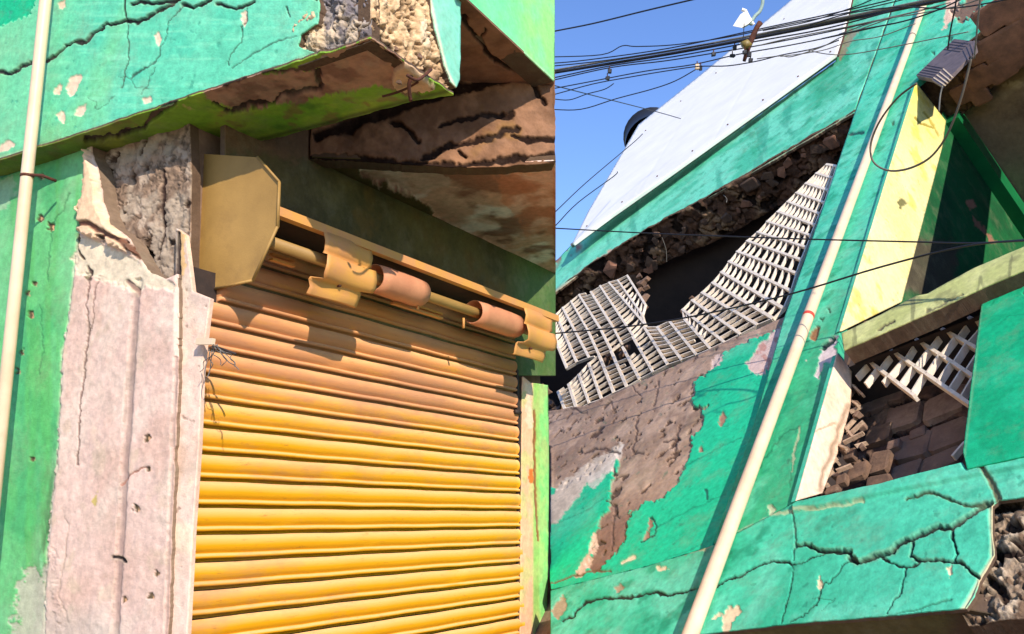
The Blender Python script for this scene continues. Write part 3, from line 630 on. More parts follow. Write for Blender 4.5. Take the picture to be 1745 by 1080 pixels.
V, F = obox(((HX - .02 + XS) / 2, (ya + yb) / 2, hz + .016), LX, LY, LZ, (HX - .02 - XS) / 2, (yb - ya) / 2, .003); part('top_plate', mesh('top_plate', V, F, DARKM), shut)  # dark colour stands in for the shade inside the hood
V, F = obox((XS + .028, (ya + yb) / 2, hz - .02), LX, LY, LZ, .003, (yb - ya) / 2, .03); part('back_plate', mesh('back_plate', V, F, DARKM), shut)  # dark like the top plate, painting the hood's inner shade
def hood_piece(name, y0, y1, tear, seed, label):
    # cross section from the rail down: flat, crease, bulging panel, crease, lip that folds back
    pr = [(HX + .002, hz - .012), (HX + .004, hz - .05), (HX + .002, hz - .088), (HX - .012, hz - .098), (HX + .012, hz - .108), (HX + .020, hz - .15), (HX + .010, hz - .185), (HX - .006, hz - .20), (HX - .022, hz - .202), (HX - .030, hz - .21), (HX - .036, hz - .235), (HX - .040, hz - .262), (HX - .046, hz - .266)]
    pr = [(HX + (x - HX) * 1.1, hz + (z - hz) * 1.08) for x, z in pr]
    rnd = random.Random(seed); V = []; F = []; ns = 12; n = len(pr)
    el = [rnd.uniform(-1, 1) * tear for _ in pr]; er = [rnd.uniform(-1, 1) * tear for _ in pr]
    for k_, (x, z) in enumerate(pr):
        for j in range(ns + 1):
            t = j / ns; s0 = -.045 if k_ >= 8 else 0; s1 = -.05 * (k_ >= 8)
            y = (y0 + el[k_] + s0) * (1 - t) + (y1 + er[k_] + s1) * t; V.append((x + .006 * math.sin(t * 5 + k_ * .4), y, z))
    m = ns + 1
    for k_ in range(n - 1):
        for j in range(ns): F.append((k_ * m + j, k_ * m + j + 1, (k_ + 1) * m + j + 1, (k_ + 1) * m + j))
    o = part(name, mesh(name, V, F, HOODM, True), shut, label); md = o.modifiers.new('t', 'SOLIDIFY'); md.thickness = .003; return o
yy = lambda x, y: float(U1((x, y), pH)[1])
h1 = hood_piece('hood_cover', yy(552, 385), yy(634, 440), .012, 3, 'torn remaining hood piece near the left end')
h2 = hood_piece('hood_cover', yy(893, 540), yy(942, 570), .010, 8, 'torn remaining hood piece at the right end')
for h_, (x, y) in ((h1, (575, 487)), (h2, (902, 594))):
    p = U1((x, y), Lx(HX - .03)); V, F = tube([p, p + LX * .018], .007, 6); part('bolt', mesh('bolt', V, F, RUST, True), h_)
sx_, sz_ = -2.64, None
pS = Lx(-2.68); q1 = U1((718, 500), pS); q2 = U1((800, 530), pS); sz_ = (q1[2] + q2[2]) / 2
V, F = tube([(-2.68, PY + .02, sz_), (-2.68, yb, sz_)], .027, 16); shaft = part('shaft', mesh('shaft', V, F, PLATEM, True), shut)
def drum(x0, y0_, x1, y1_, r):
    a_ = U1((x0, y0_), pS)[1]; b_ = U1((x1, y1_), pS)[1]; V = []; F = []; n = 20; K = 6
    for j in range(K + 1):
        y = a_ + (b_ - a_) * j / K
        for k_ in range(n + 1):
            th = math.radians(-150 + 300 * k_ / n); rr = r * (1 - .08 * (j in (0, K))) * (1 + .02 * math.sin(j * 2 + k_)); V.append((-2.68 + rr * math.cos(th), y, sz_ + rr * math.sin(th)))
    m = n + 1
    for j in range(K):
        for k_ in range(n): F.append((j * m + k_, j * m + k_ + 1, (j + 1) * m + k_ + 1, (j + 1) * m + k_))
    o = part('spring_drum', mesh('spring_drum', V, F, DRUMM, True), shut); md = o.modifiers.new('t', 'SOLIDIFY'); md.thickness = .005
drum(636, 468, 716, 500, .066); drum(806, 530, 880, 562, .066)
for (xa, ya_, xb, yb_) in ((462, 432, 500, 446), (668, 508, 752, 536)):
    a_ = U1((xa, ya_), Lx(-2.76)); b_ = U1((xb, yb_), Lx(-2.76)); zz = (a_[2] + b_[2]) / 2
    for dzz in (0, -.022):
        V, F = obox((-2.76, (a_[1] + b_[1]) / 2, zz + dzz), LX, LY, LZ, .012, (b_[1] - a_[1]) / 2, .005); part('guide_strip', mesh('guide_strip', V, F, HOODM), shut)
for (x, y) in ((712, 515), (790, 548)):
    p = U1((x, y), pS); V, F = tube([p + LZ * .02, p, p - LZ * .035], .007, 6); part('spring_hook', mesh('spring_hook', V, F, HOODM, True), shut)
V, F = obox(U1((350, 582), Ly(YW - .006)), nz(LX - .12 * LZ), LY, nz(LZ + .12 * LX), .045, .008, .012); part('latch_bar', mesh('latch_bar', V, F, PIPEM), shut)
V, F = tube([U1((366, 590), Ly(YW + .02)), U1((402, 603), Ly(YW + .02))], .005, 6); part('latch_rod', mesh('latch_rod', V, F, DARKM, True), shut)
p = U1((882, 702), Lx(XS + .03)); V, F = tube([p - LY * .03, p + LY * .03], .014, 8); part('lock_stud', mesh('lock_stud', V, F, DARKM, True), shut)

# frayed strings on the latch
fr = thing('frayed_twine', 'tangle of grey frayed twine hanging from the shutter latch', 'twine', U1((372, 590), Ly(YW)))
rr = random.Random(4)
for i in range(9):
    x = 366 + rr.uniform(-3, 6); pts = []; X, Yp = x, 588 + rr.uniform(-2, 4); L = rr.uniform(.5, 1.1)
    for j in range(7):
        pts.append(U1((X, Yp), Ly(YW - .03 + rr.uniform(-.01, .02)))); X += rr.uniform(-6, 7) + (i - 4) * .9; Yp += 11 * L + rr.uniform(-3, 3)
    V, F = tube(smoothpts(pts, 3), .0018, 4); part('strand', mesh('strand', V, F, GREYW), fr)

# ------------------------------------------------------------------ left drain pipe
pc = YF - .075
A = U1((84, -60), Ly(pc)); B = U1((46, 300), Ly(pc)); Cc = U1((14, 620), Ly(pc)); dv = nz(Cc - A); dv = nz(dv * .5 - LZ * .5) if abs(dv[2] + 1) > .3 else dv
pipeL = thing('drain_pipe', 'cream plastic drain pipe on the green wall at the left edge, beside the pink pillar', 'pipe', (B[0], B[1], 0))
end = A + dv * ((A[2]) / -dv[2])
V, F = tube([A - dv * .9, A, B, end], .0265, 20); pb = part('pipe_body', mesh('pipe_body', V, F, PIPEM, True), pipeL)
V, F = tube([B - dv * .006, B + dv * .006], .029, 20); part('clamp', mesh('clamp', V, F, RUST, True), pipeL)
V, F = tube([B + LX * .026, B + LX * .06 + LY * .03, B + LX * .075 + LY * .09 - LZ * .01], .007, 6); part('clamp_bolt', mesh('clamp_bolt', V, F, RUST, True), pipeL)

# ================================================================== RIGHT: LEANING BUILDING
tower = thing('leaning_building', 'leaning teal building with peeling plaster and yellow reveal, its grilles broken, at right', 'building', rw(1.5, -D - .6, .6))
TEAL, TEAL2 = (70, 200, 156), (34, 192, 142)
F0 = 0.0; FP = .05
def leafy(s, seed=0):
    s.mottle((44, 176, 132), 3.0, .4, .65, .7, 5 + seed); s.mottle((112, 214, 176), 4.0, .52, .72, .7, 15 + seed); s.mottle((26, 150, 110), 9, .6, .74, .7, 25 + seed); s.bump(.004, 4, 4, seed); s.bump(.003, 18, 4, 3 + seed)
def f_wallR(s):
    s.fill((32, 200, 148)); s.mottle((24, 186, 136), 2.0, .4, .65, .8); s.mottle((76, 206, 160), 3, .55, .75, .7, 15); s.bump(.004, 3); s.bump(.0025, 16)
    s.crack([(1110, 905), (1170, 872), (1235, 842)], 1.4, .003, (20, 130, 100), 3, .6); s.crack([(1165, 795), (1215, 768), (1262, 745)], 1.4, .003, (20, 130, 100), 3, .6)
    s.crack([(945, 893), (1000, 870), (1030, 850)], 1.2, .003, (20, 130, 100), 3, .5); s.crack([(1100, 980), (1140, 950), (1190, 930)], 1.2, .003, (20, 130, 100), 3, .5)
    BR = [(860, 680), (1000, 660), (1150, 620), (1240, 570), (1350, 530), (1350, 545), (1300, 572), (1262, 590), (1225, 600), (1216, 625), (1186, 650), (1184, 690), (1206, 690), (1196, 720), (1182, 745), (1178, 785), (1160, 800), (1148, 832), (1120, 852), (1098, 850), (1088, 868), (1070, 870), (1068, 905), (1050, 935), (1032, 955), (1005, 975), (998, 962), (1008, 930), (1018, 900), (1038, 860), (1040, 830), (1052, 790), (1048, 770), (1010, 800), (960, 830), (860, 850)]
    m = s.pmask(BR, 8, 1.4, 6)
    s.only(m, lambda: (s.fill((172, 142, 120)), s.mottle((148, 120, 100), 3, .42, .62, .9, 40), s.mottle((190, 160, 138), 5, .5, .68, .9, 42), s.mix(sst((s.py - 820) / 80) * .8, (140, 102, 84)), s.spots((92, 70, 56), 15, .69, -.010, 43), s.bump(.006, 14, 4, 45)))
    s.h -= m * .012
    W = [(930, 850), (960, 818), (1000, 790), (1035, 770), (1058, 752), (1056, 775), (1042, 800), (1020, 815), (1000, 822), (985, 845), (968, 868), (955, 885), (925, 905)]
    m2 = s.patch(W, (214, 196, 178), .003, 5, 2, 5); s.mix(m2 * sst((fbm(s.px, s.py, .05, 4, 4) - .5) / .2) * .5, (176, 160, 144))
    s.patch([(1000, 815), (1040, 785), (1060, 755), (1046, 795), (1012, 835), (1004, 830)], (226, 214, 200), .0, 3, 1, 3, .7)
    s.patch([(975, 985), (990, 960), (1006, 930), (1012, 905), (1016, 925), (1005, 960), (990, 985)], (222, 186, 160), -.002, 4, 1.2, 4)
    PK = [(1270, 618), (1282, 600), (1300, 580), (1322, 560), (1345, 548), (1336, 590), (1326, 630), (1312, 620), (1300, 640), (1282, 636)]
    m3 = s.patch(PK, (222, 192, 182), -.005, 6, 1.2, 5); s.mix(m3 * sst((fbm(s.px, s.py, .09, 3, 4) - .55) / .1), (202, 150, 136))
    s.patch([(1210, 615), (1222, 604), (1232, 606), (1226, 622), (1212, 628)], (222, 194, 180), -.004, 4, 1, 4)
    for P in ([(1225, 715), (1232, 700), (1236, 712), (1228, 728), (1222, 724)], [(1100, 905), (1106, 880), (1112, 890), (1106, 915), (1096, 920)], [(1190, 770), (1196, 752), (1196, 768)]): s.patch(P, (176, 132, 108), -.006, 4, 1.2, 4)
    dk = (78, 58, 48)
    for c in ([(1082, 715), (1080, 745), (1078, 772), (1096, 768)], [(1052, 770), (1012, 762), (992, 772)], [(1155, 720), (1152, 745), (1150, 765)], [(1156, 745), (1130, 752)], [(1045, 852), (1048, 870), (1042, 890), (1040, 915), (1038, 935)], [(1034, 852), (1050, 856), (1050, 880)], [(1075, 640), (1078, 660), (1090, 672)], [(1120, 650), (1112, 690)], [(1036, 680), (1046, 700)], [(960, 690), (1000, 700)]):
        s.crack(c, 1.8, .008, dk, 6, .85, None)
    s.crack([(935, 998), (965, 985), (990, 982), (1012, 970), (1040, 972)], 2.2, .008, (120, 100, 70), 5)
    s.crack([(1060, 962), (1080, 950)], 3, .004, (236, 220, 180), 4)
    s.crack([(1205, 835), (1206, 850)], 2, .004, (30, 110, 90), 4); s.crack([(1092, 925), (1115, 912), (1120, 895), (1110, 882)], 1.8, .005, (30, 90, 70), 4)
    s.spots((30, 110, 84), 22, .80, -.002, 93, .5)
relief('infill_wall', Ry(F0), [(860, 690), (932, 700), (1000, 690), (1080, 655), (1160, 618), (1240, 580), (1300, 556), (1350, 534), (1352, 560), (1226, 905), (1214, 930), (1100, 965), (938, 1005), (938, 760), (860, 740)], f_wallR, PAINT, tower, .12, ragged=1.5, label='teal wall below the grille, half its render fallen to brown')
def f_fasR(s):
    s.fill((112, 212, 176)); leafy(s, 100); s.mix(sst((1250 - s.px) / 250) * .35, (120, 210, 176))
    s.streak((40, 150, 120), .05, .02, .62, .75, .6, 108)
    dgr = (20, 150, 100)
    for P in ([(1380, 140), (1440, 90), (1460, 130), (1420, 170), (1390, 190)], [(1400, 120), (1430, 60), (1450, 40), (1440, 100)], [(1270, 255), (1300, 225), (1290, 260)]): s.patch(P, dgr, 0, 18, 10, 10, .5)
    s.patch([(1435, 70), (1448, 50), (1462, 52), (1444, 85), (1430, 105)], (170, 128, 110), -.004, 4, 2, 4, .7)
    s.patch([(1492, 112), (1500, 108), (1502, 118), (1494, 122)], (20, 70, 60), -.012, 2, 1, 2)
    s.crack([(1548, 20), (1542, 40), (1534, 62)], 4, .015, (30, 70, 60), 3, lip=None)
    s.crack([(1320, 290), (1250, 330), (1180, 365), (1100, 410)], 1.4, .003, (70, 170, 130), 4, .6)
    s.crack([(1500, 200), (1480, 215)], 1.5, .003, (30, 120, 100), 3)
    e, _, _ = segdist(s.px, s.py, [(925, 512), (1010, 452), (1100, 396), (1200, 343), (1330, 268), (1450, 197)]); m = sst(1 - e / (3 + 7 * fbm(s.px, s.py, .03, 3, 33))); s.mix(m * .75, (196, 150, 122)); s.h -= m * .006
    s.patch([(1008, 446), (1040, 425), (1060, 420), (1040, 436), (1015, 450)], (206, 166, 136), -.006, 3, 1.2, 3)
    e, _, _ = segdist(s.px, s.py, [(930, 470), (950, 440), (985, 420)]); s.mix(sst(1 - e / 12) * sst((fbm(s.px, s.py, .08, 3, 3) - .45) / .1), (150, 96, 80), -.01)
relief('upper_fascia', Ry(FP), [(900, 530), (905, 488), (930, 462), (976, 414), (1180, 276), (1424, 104), (1440, 40), (1447, -30), (1535, -30), (1455, 192), (1330, 266), (1200, 341), (1100, 394), (1010, 450), (925, 514)], f_fasR, PAINT, tower, .03, ragged=1.2)
def f_pilR(s):
    s.fill((84, 206, 166)); s.mix(sst((s.py - 500) / 200), (58, 184, 130)); leafy(s, 200)
    x0 = 1577 - .371 * s.py
    s.mix(sst((s.px - x0 - 14) / 20) * sst((s.py - 380) / 200) * .5, (60, 176, 120))
    s.patch([(1422, 590), (1428, 572), (1418, 575), (1400, 590), (1395, 612), (1388, 640), (1394, 645), (1404, 620), (1432, 612)], (224, 204, 200), -.006, 4, 1.2, 4)
    s.patch([(1382, 562), (1394, 555), (1396, 566), (1388, 580), (1380, 576)], (160, 110, 74), -.014, 3, 1.5, 3)
    s.patch([(1370, 615), (1376, 610), (1376, 618)], (230, 214, 190), 0, 3, 1, 2); s.patch([(1305, 862), (1315, 855), (1322, 868), (1312, 878)], (190, 204, 160), -.006, 4, 1.5, 4)
    s.patch([(1245, 912), (1262, 908), (1260, 920), (1250, 922)], (236, 190, 160), -.004, 3, 1, 3)
    s.crack([(1258, 905), (1290, 892), (1320, 878), (1345, 868)], 2.0, .006, (150, 190, 150), 4, .8); s.crack([(1290, 800), (1310, 770), (1330, 745), (1360, 728)], 1.4, .004, (30, 120, 84), 5, .7)
    s.crack([(1362, 730), (1356, 760), (1350, 800)], 2, .004, (210, 200, 160), 5, .6); s.crack([(1420, 575), (1404, 592)], 3, .01, (40, 60, 50), 3)
    s.crack([(1345, 870), (1340, 920)], 1.6, .006, (30, 110, 84), 2, .8); s.crack([(1350, 780), (1345, 830)], 1.2, .004, (30, 120, 84), 4, .6)
    s.crack([(1448, 227), (1462, 226), (1470, 224)], 2.6, .01, (20, 80, 70), 3, lip=None)
    for x, y in ((1520, 210), (1508, 300), (1470, 428), (1466, 440), (1400, 545), (1412, 528), (1590, 90), (1618, 66), (1500, 60)): s.patch([(x - 3, y - 3), (x + 3, y - 3), (x + 2, y + 4)], (60, 110, 80), -.008, 3, 1, 3)
    s.patch([(1606, 50), (1618, -20), (1640, -20), (1634, 20), (1618, 40), (1612, 48)], (236, 196, 166), -.004, 4, 1, 4)
    s.patch([(1622, 20), (1650, -10), (1690, -20), (1665, 16), (1640, 38)], (130, 100, 78), -.03, 8, 2, 8)
    s.spots((26, 110, 84), 22, .79, -.002, 93, .5)
relief('pilaster', Ry(FP), [(1537, -30), (1780, -30), (1745, 0), (1702, 24), (1664, 62), (1600, 108), (1561, 140), (1500, 338), (1430, 565), (1428, 616), (1398, 715), (1357, 854), (1216, 928), (1280, 738), (1335, 545), (1400, 360), (1456, 194)], f_pilR, PAINT, tower, .06, ragged=.5, skirt=(60, 176, 136))
def f_beamR(s):
    s.fill((74, 204, 160)); leafy(s, 300); s.mix(sst((s.px - 1300) / 200) * .45, (94, 214, 176)); s.mix(sst(1 - np.abs(s.px - (1130 - (s.py - 950) * .3)) / 90) * sst((1000 - s.py) / 60) * .4, (90, 180, 120))
    dk = (30, 44, 34)
    s.crack([(960, 1058), (978, 1050), (995, 1028), (1030, 1018), (1075, 1018), (1115, 1010), (1150, 1012), (1185, 1002), (1225, 996), (1250, 984), (1268, 978), (1282, 968), (1300, 962), (1318, 957), (1345, 958)], 2.18, .02, dk, 4)
    s.crack([(1345, 958), (1352, 965), (1370, 960), (1385, 950), (1405, 942)], 1.72, .015, dk, 4)
    s.crack([(1355, 930), (1375, 927), (1390, 935), (1412, 938), (1446, 938), (1448, 946), (1460, 956), (1480, 950), (1512, 944), (1530, 928), (1552, 920), (1575, 906), (1598, 898), (1620, 900), (1640, 888), (1668, 868), (1690, 856)], 3.59, .035, dk, 4)
    s.crack([(1445, 950), (1462, 957), (1500, 946), (1522, 938)], 3.90, .03, dk, 3)
    s.crack([(1555, 925), (1550, 945), (1570, 955), (1600, 956), (1635, 958), (1650, 970), (1668, 984)], 2.50, .025, dk, 4); s.crack([(1622, 902), (1625, 925), (1630, 945), (1626, 958)], 2.18, .02, dk, 4)
    s.crack([(1505, 952), (1520, 960), (1535, 967), (1555, 964), (1568, 958)], 2.03, .016, dk, 4); s.crack([(1545, 968), (1540, 990), (1535, 1008), (1522, 1028), (1508, 1045)], 1.25, .008, dk, 4, .8)
    s.crack([(1542, 850), (1570, 842), (1590, 838), (1620, 852), (1650, 862), (1690, 858)], 2.6, .015, (60, 90, 60), 4); s.crack([(1676, 800), (1690, 825), (1700, 850)], 4.5, .02, (110, 110, 80), 4)
    s.crack([(1640, 770), (1642, 785), (1650, 800)], 2.03, .015, dk, 2)
    s.crack([(1352, 965), (1348, 1000), (1338, 1030), (1330, 1060)], 1.17, .007, dk, 4, .8); s.crack([(1446, 955), (1430, 970), (1418, 985), (1402, 1000), (1390, 1030), (1375, 1045), (1345, 1058)], 1.17, .007, dk, 5, .8)
    s.crack([(1352, 955), (1354, 915), (1352, 870)], 1.6, .007, (50, 90, 70), 3, .8)
    s.crack([(1510, 1050), (1560, 1038), (1620, 1022)], 1.6, .005, (50, 120, 90), 3, .7); s.crack([(1385, 1020), (1420, 1018), (1400, 1040)], 0.86, .004, dk, 5, .5); s.crack([(1570, 1040), (1570, 1060)], 0.94, .004, dk, 2, .5)
    s.crack([(1300, 878), (1420, 862), (1470, 855)], 2.6, .006, (196, 200, 150), 4, .7); s.crack([(945, 996), (1060, 968), (1150, 945), (1215, 930)], 2.4, .006, (190, 180, 130), 5, .7)
    for P in ([(1212, 1055), (1222, 1040), (1230, 1045), (1220, 1058)], [(1232, 1050), (1242, 1035), (1258, 1034), (1262, 1042), (1248, 1060), (1240, 1075), (1230, 1078)], [(1392, 990), (1398, 982), (1401, 995), (1396, 1005), (1392, 1000)], [(1614, 968), (1622, 962), (1622, 975), (1618, 985)], [(1120, 968), (1135, 964), (1140, 970), (1122, 974)], [(1048, 1000), (1058, 994), (1060, 1004), (1050, 1010)], [(940, 1040), (958, 1015), (966, 1030), (950, 1060)]):
        s.patch(P, (236, 212, 170) if P[0][0] > 1100 else (176, 160, 130), -.005, 4, 1.2, 4)
    s.spots((40, 140, 110), 20, .80, -.002, 93, .5)
    # sill ledge, a shallow step under the window
    d, _, _ = segdist(s.px, s.py, [(1357, 872), (1500, 845), (1640, 815), (1760, 795)]); s.h += sst(.5 + (s.py - (872 - (s.px - 1357) * .195)) / -4) * .015 * (s.px > 1352)
    e, _, _ = segdist(s.px, s.py, [(1640, 1040), (1662, 1000), (1692, 950), (1690, 860)]); m = sst(1 - e / (4 + 6 * fbm(s.px, s.py, .05, 3, 3))); s.mix(m * .8, (226, 190, 150)); s.h -= m * .01
relief('sill_beam', Ry(FP + .01), [(938, 1006), (1100, 966), (1216, 929), (1357, 855), (1400, 846), (1500, 824), (1640, 788), (1648, 800), (1780, 768), (1780, 842), (1702, 852), (1690, 862), (1690, 905), (1694, 945), (1668, 990), (1660, 1016), (1646, 1036), (1500, 1050), (1350, 1062), (1180, 1083), (1080, 1120), (938, 1120)], f_beamR, PAINT, tower, .02, ragged=1.2, label='teal sill beam split by a long jagged crack')
def f_rubR(s):
    s.rubble(.03, 9, (170, 146, 120), (122, 98, 78), (206, 184, 156), 80); s.spots((56, 42, 34), 11, .66, -.03, 85)
    s.crack([(1695, 866), (1730, 858), (1775, 852)], 9, .06, (36, 26, 22), 5, lip=None); s.crack([(1692, 946), (1725, 944), (1775, 930)], 9, .06, (36, 26, 22), 5, lip=None)
    s.crack([(1685, 985), (1705, 1000), (1715, 1030)], 7, .05, (46, 34, 28), 6, lip=None)
relief('spalled_corner', Ry(FP - .04), [(1686, 850), (1702, 848), (1790, 832), (1790, 1052), (1700, 1056), (1650, 1066), (1636, 1040), (1656, 1000), (1690, 948)], f_rubR, RUB, tower, .08, ragged=2)
def f_greenR(s):
    s.fill((8, 178, 122)); s.mottle((6, 166, 112), 2.5, .4, .65, .8); s.mottle((30, 190, 136), 5, .5, .72, .6, 15); s.bump(.003, 4); s.bump(.0015, 18)
    s.crack([(1688, 520), (1710, 500), (1760, 478)], 1.3, .003, (10, 130, 92), 3, .6); s.crack([(1690, 560), (1720, 540), (1745, 535)], 1.2, .003, (10, 130, 92), 4, .5); s.patch([(1740, 498), (1750, 490), (1752, 505)], (20, 60, 50), -.01, 2, 1, 2)
    e, _, _ = segdist(s.px, s.py, [(1676, 490), (1660, 640), (1642, 790)]); s.mix(sst(1 - e / 3.5) * .6, (110, 180, 130))
relief('window_pier', Ry(FP + .03), [(1676, 489), (1780, 440), (1780, 770), (1648, 799), (1641, 770), (1655, 650)], f_greenR, PAINT, tower, .30, ragged=.5)
def f_ledge(s):
    s.fill((214, 214, 142)); s.mottle((190, 194, 118), 5, .4, .65, .8); s.mottle((150, 150, 96), 9, .58, .74, .8, 15); s.bump(.005, 6); s.streak((120, 120, 80), .09, .02, .64, .74, .7, 4)
    s.mix(sst((1480 - s.px) / 60) * .5, (200, 200, 120)); s.crack([(1495, 560), (1520, 548)], 2.5, .01, (110, 100, 76), 4); s.crack([(1580, 530), (1640, 500)], 2, .008, (130, 124, 86), 5)
relief('window_ledge', Ry(FP + .11), [(1434, 568), (1500, 536), (1560, 504), (1580, 500), (1660, 456), (1745, 420), (1780, 402), (1780, 446), (1676, 490), (1600, 526), (1500, 570), (1438, 597)], f_ledge, PAINT, tower, .10, ragged=.4, damp=9, label='pale yellow green concrete ledge over the lower opening')
# reveals (faces of the pilaster that look into the openings)
X0 = rl(U1((1425, 620), Ry(FP)))[0]
def f_cream(s):
    s.fill((246, 214, 186)); s.mottle((234, 196, 164), 6, .45, .7, .8); s.bump(.003, 8)
    s.crack([(1390, 735), (1425, 720)], 1.6, .004, (210, 170, 140), 3)
    d, _, _ = segdist(s.px + s.jx * 14, s.py, [(1446, 690), (1420, 760), (1396, 836)]); s.mix(sst(1 - d / 7) * .8, (150, 122, 96), -.006)
relief('lower_reveal', Rxp(X0 - .03), [(1427, 602), (1452, 632), (1450, 690), (1432, 760), (1402, 840), (1357, 853)], f_cream, PAINT, tower, .03, ragged=.3, skirt=(70, 186, 150), label='cream painted side of the lower opening')
X1 = rl(U1((1497, 345), Ry(FP)))[0]
def f_yel(s):
    s.fill((240, 230, 170)); s.mix(sst((330 - s.py) / 200) * .75, (234, 216, 84)); s.mottle((236, 220, 140), 3, .4, .7, .7); s.mottle((226, 200, 60), 6, .6, .75, .6, 15) ; s.bump(.003, 6)
    s.patch([(1530, 345), (1536, 338), (1546, 346), (1538, 352), (1538, 362)], (120, 116, 70), -.006, 3, 1, 3)
    s.crack([(1560, 200), (1570, 210), (1590, 218)], 2, .006, (170, 150, 60), 3); s.crack([(1575, 190), (1592, 216), (1600, 230)], 2, .006, (190, 170, 70), 3)
    s.spots((180, 166, 90), 20, .80, -.003, 53, .6)
relief('upper_reveal', Rxp(X1 - .03), [(1561, 140), (1612, 206), (1606, 250), (1572, 380), (1537, 514), (1431, 566), (1500, 338)], f_yel, PAINT, tower, .03, skirt=(70, 186, 150), label='bright yellow painted side of the upper opening')
# inside of the upper opening
Zc = rl(U1((1600, 109), Ry(FP)))[2]
def f_inwall(s):
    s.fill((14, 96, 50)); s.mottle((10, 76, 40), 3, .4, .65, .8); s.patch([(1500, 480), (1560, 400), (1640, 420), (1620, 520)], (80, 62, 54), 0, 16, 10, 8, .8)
    s.patch([(1648, 344), (1658, 342), (1664, 352), (1652, 360)], (170, 116, 92), 0, 4, 1.5, 3); s.patch([(1655, 362), (1668, 378), (1690, 400), (1702, 412), (1690, 418), (1676, 398), (1660, 384)], (150, 104, 84), -.004, 5, 1.5, 4)
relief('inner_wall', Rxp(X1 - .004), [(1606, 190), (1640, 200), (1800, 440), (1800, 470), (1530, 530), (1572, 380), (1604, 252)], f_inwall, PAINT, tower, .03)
p0 = rl(U1((1613, 214), Rxp(X1)))
Vb = []
def beam_local(name, x0, x1, y0, y1, z0, z1, mat, parent=tower, label=None):
    c = rw((x0 + x1) / 2, (y0 + y1) / 2, (z0 + z1) / 2); V, F = obox(c, RX, RY, RZ, abs(x1 - x0) / 2, abs(y1 - y0) / 2, abs(z1 - z0) / 2)
    return part(name, mesh(name, V, F, mat), parent, label)
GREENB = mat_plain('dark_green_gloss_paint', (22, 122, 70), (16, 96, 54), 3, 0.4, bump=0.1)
def f_soff2(s):
    s.rubble(.02, 5, (112, 86, 66), (92, 70, 54), (150, 122, 92), 90)
relief('lintel_soffit', Rzp(Zc), [(1561, 141), (1600, 110), (1664, 62), (1702, 24), (1790, -40), (1790, 60), (1745, 95), (1690, 150), (1640, 196), (1616, 212), (1606, 200)], f_soff2, RUB, tower, .05)
def f_ceil(s):
    s.fill((150, 128, 106)); s.mottle((124, 102, 84), 2.6, .4, .62, .9); s.patch([(1702, 158), (1720, 140), (1738, 134), (1745, 145), (1725, 160), (1710, 170)], (196, 176, 150), 0, 8, 3, 5, .8); s.mottle((150, 126, 104), 4, .58, .7, .7, 4); s.bump(.006, 4)
relief('room_ceiling', Rzp(Zc + .10), [(1600, 150), (1700, 90), (1800, 40), (1800, 470), (1760, 440), (1640, 250)], f_ceil, PLAST, tower, .04)
zb_ = p0[2]
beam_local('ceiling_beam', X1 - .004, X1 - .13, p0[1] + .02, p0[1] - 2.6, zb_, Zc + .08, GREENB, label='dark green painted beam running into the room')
# bricks exposed in the lintel soffit
rb = random.Random(11)
for (x, y, a, b) in ((1690, 30, 26, 17), (1728, 12, 24, 18), (1664, 92, 18, 14), (1700, 78, 26, 17), (1738, 56, 24, 17), (1668, 132, 20, 15), (1706, 118, 24, 15), (1742, 92, 20, 14), (1640, 160, 16, 13), (1672, 165, 16, 10), (1764, 30, 20, 18), (1764, 76, 18, 12)):
    p = U1((x, y), Rzp(Zc - .022)); k_ = np.linalg.norm(p - C0) / FPX
    V, F = chunk(p, nz(RX + RY * rb.uniform(-.12, .12)), nz(RY), RZ, a * k_ * .92, b * k_ * 1.25, .02, int(x * 7 + y), .16)
    part('brick', mesh('brick', V, F, BRICKM), tower)
# room shells, so the openings look into dark rooms
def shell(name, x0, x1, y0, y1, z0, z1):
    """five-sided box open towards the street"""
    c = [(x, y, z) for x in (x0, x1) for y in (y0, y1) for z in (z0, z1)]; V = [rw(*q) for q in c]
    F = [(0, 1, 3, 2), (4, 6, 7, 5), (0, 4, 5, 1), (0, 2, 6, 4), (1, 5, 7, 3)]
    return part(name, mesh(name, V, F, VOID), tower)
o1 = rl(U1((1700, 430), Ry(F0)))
beam_local('added_shade_pier', 1.22, .5, -D + .03, -D - .30, o1[2] - .2, Zc + .1, CORE)  # out-of-view pier, added to keep sun off the inner wall
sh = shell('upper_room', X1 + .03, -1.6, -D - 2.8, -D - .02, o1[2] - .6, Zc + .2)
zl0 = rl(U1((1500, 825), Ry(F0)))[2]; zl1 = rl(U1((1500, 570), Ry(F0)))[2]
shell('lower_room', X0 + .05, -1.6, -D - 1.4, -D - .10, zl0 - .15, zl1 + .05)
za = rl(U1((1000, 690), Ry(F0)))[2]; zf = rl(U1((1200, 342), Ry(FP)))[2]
shell('grille_room', 9.2, X1 + .12, -D - 2.0, -D - .14, za - .3, zf + .2)
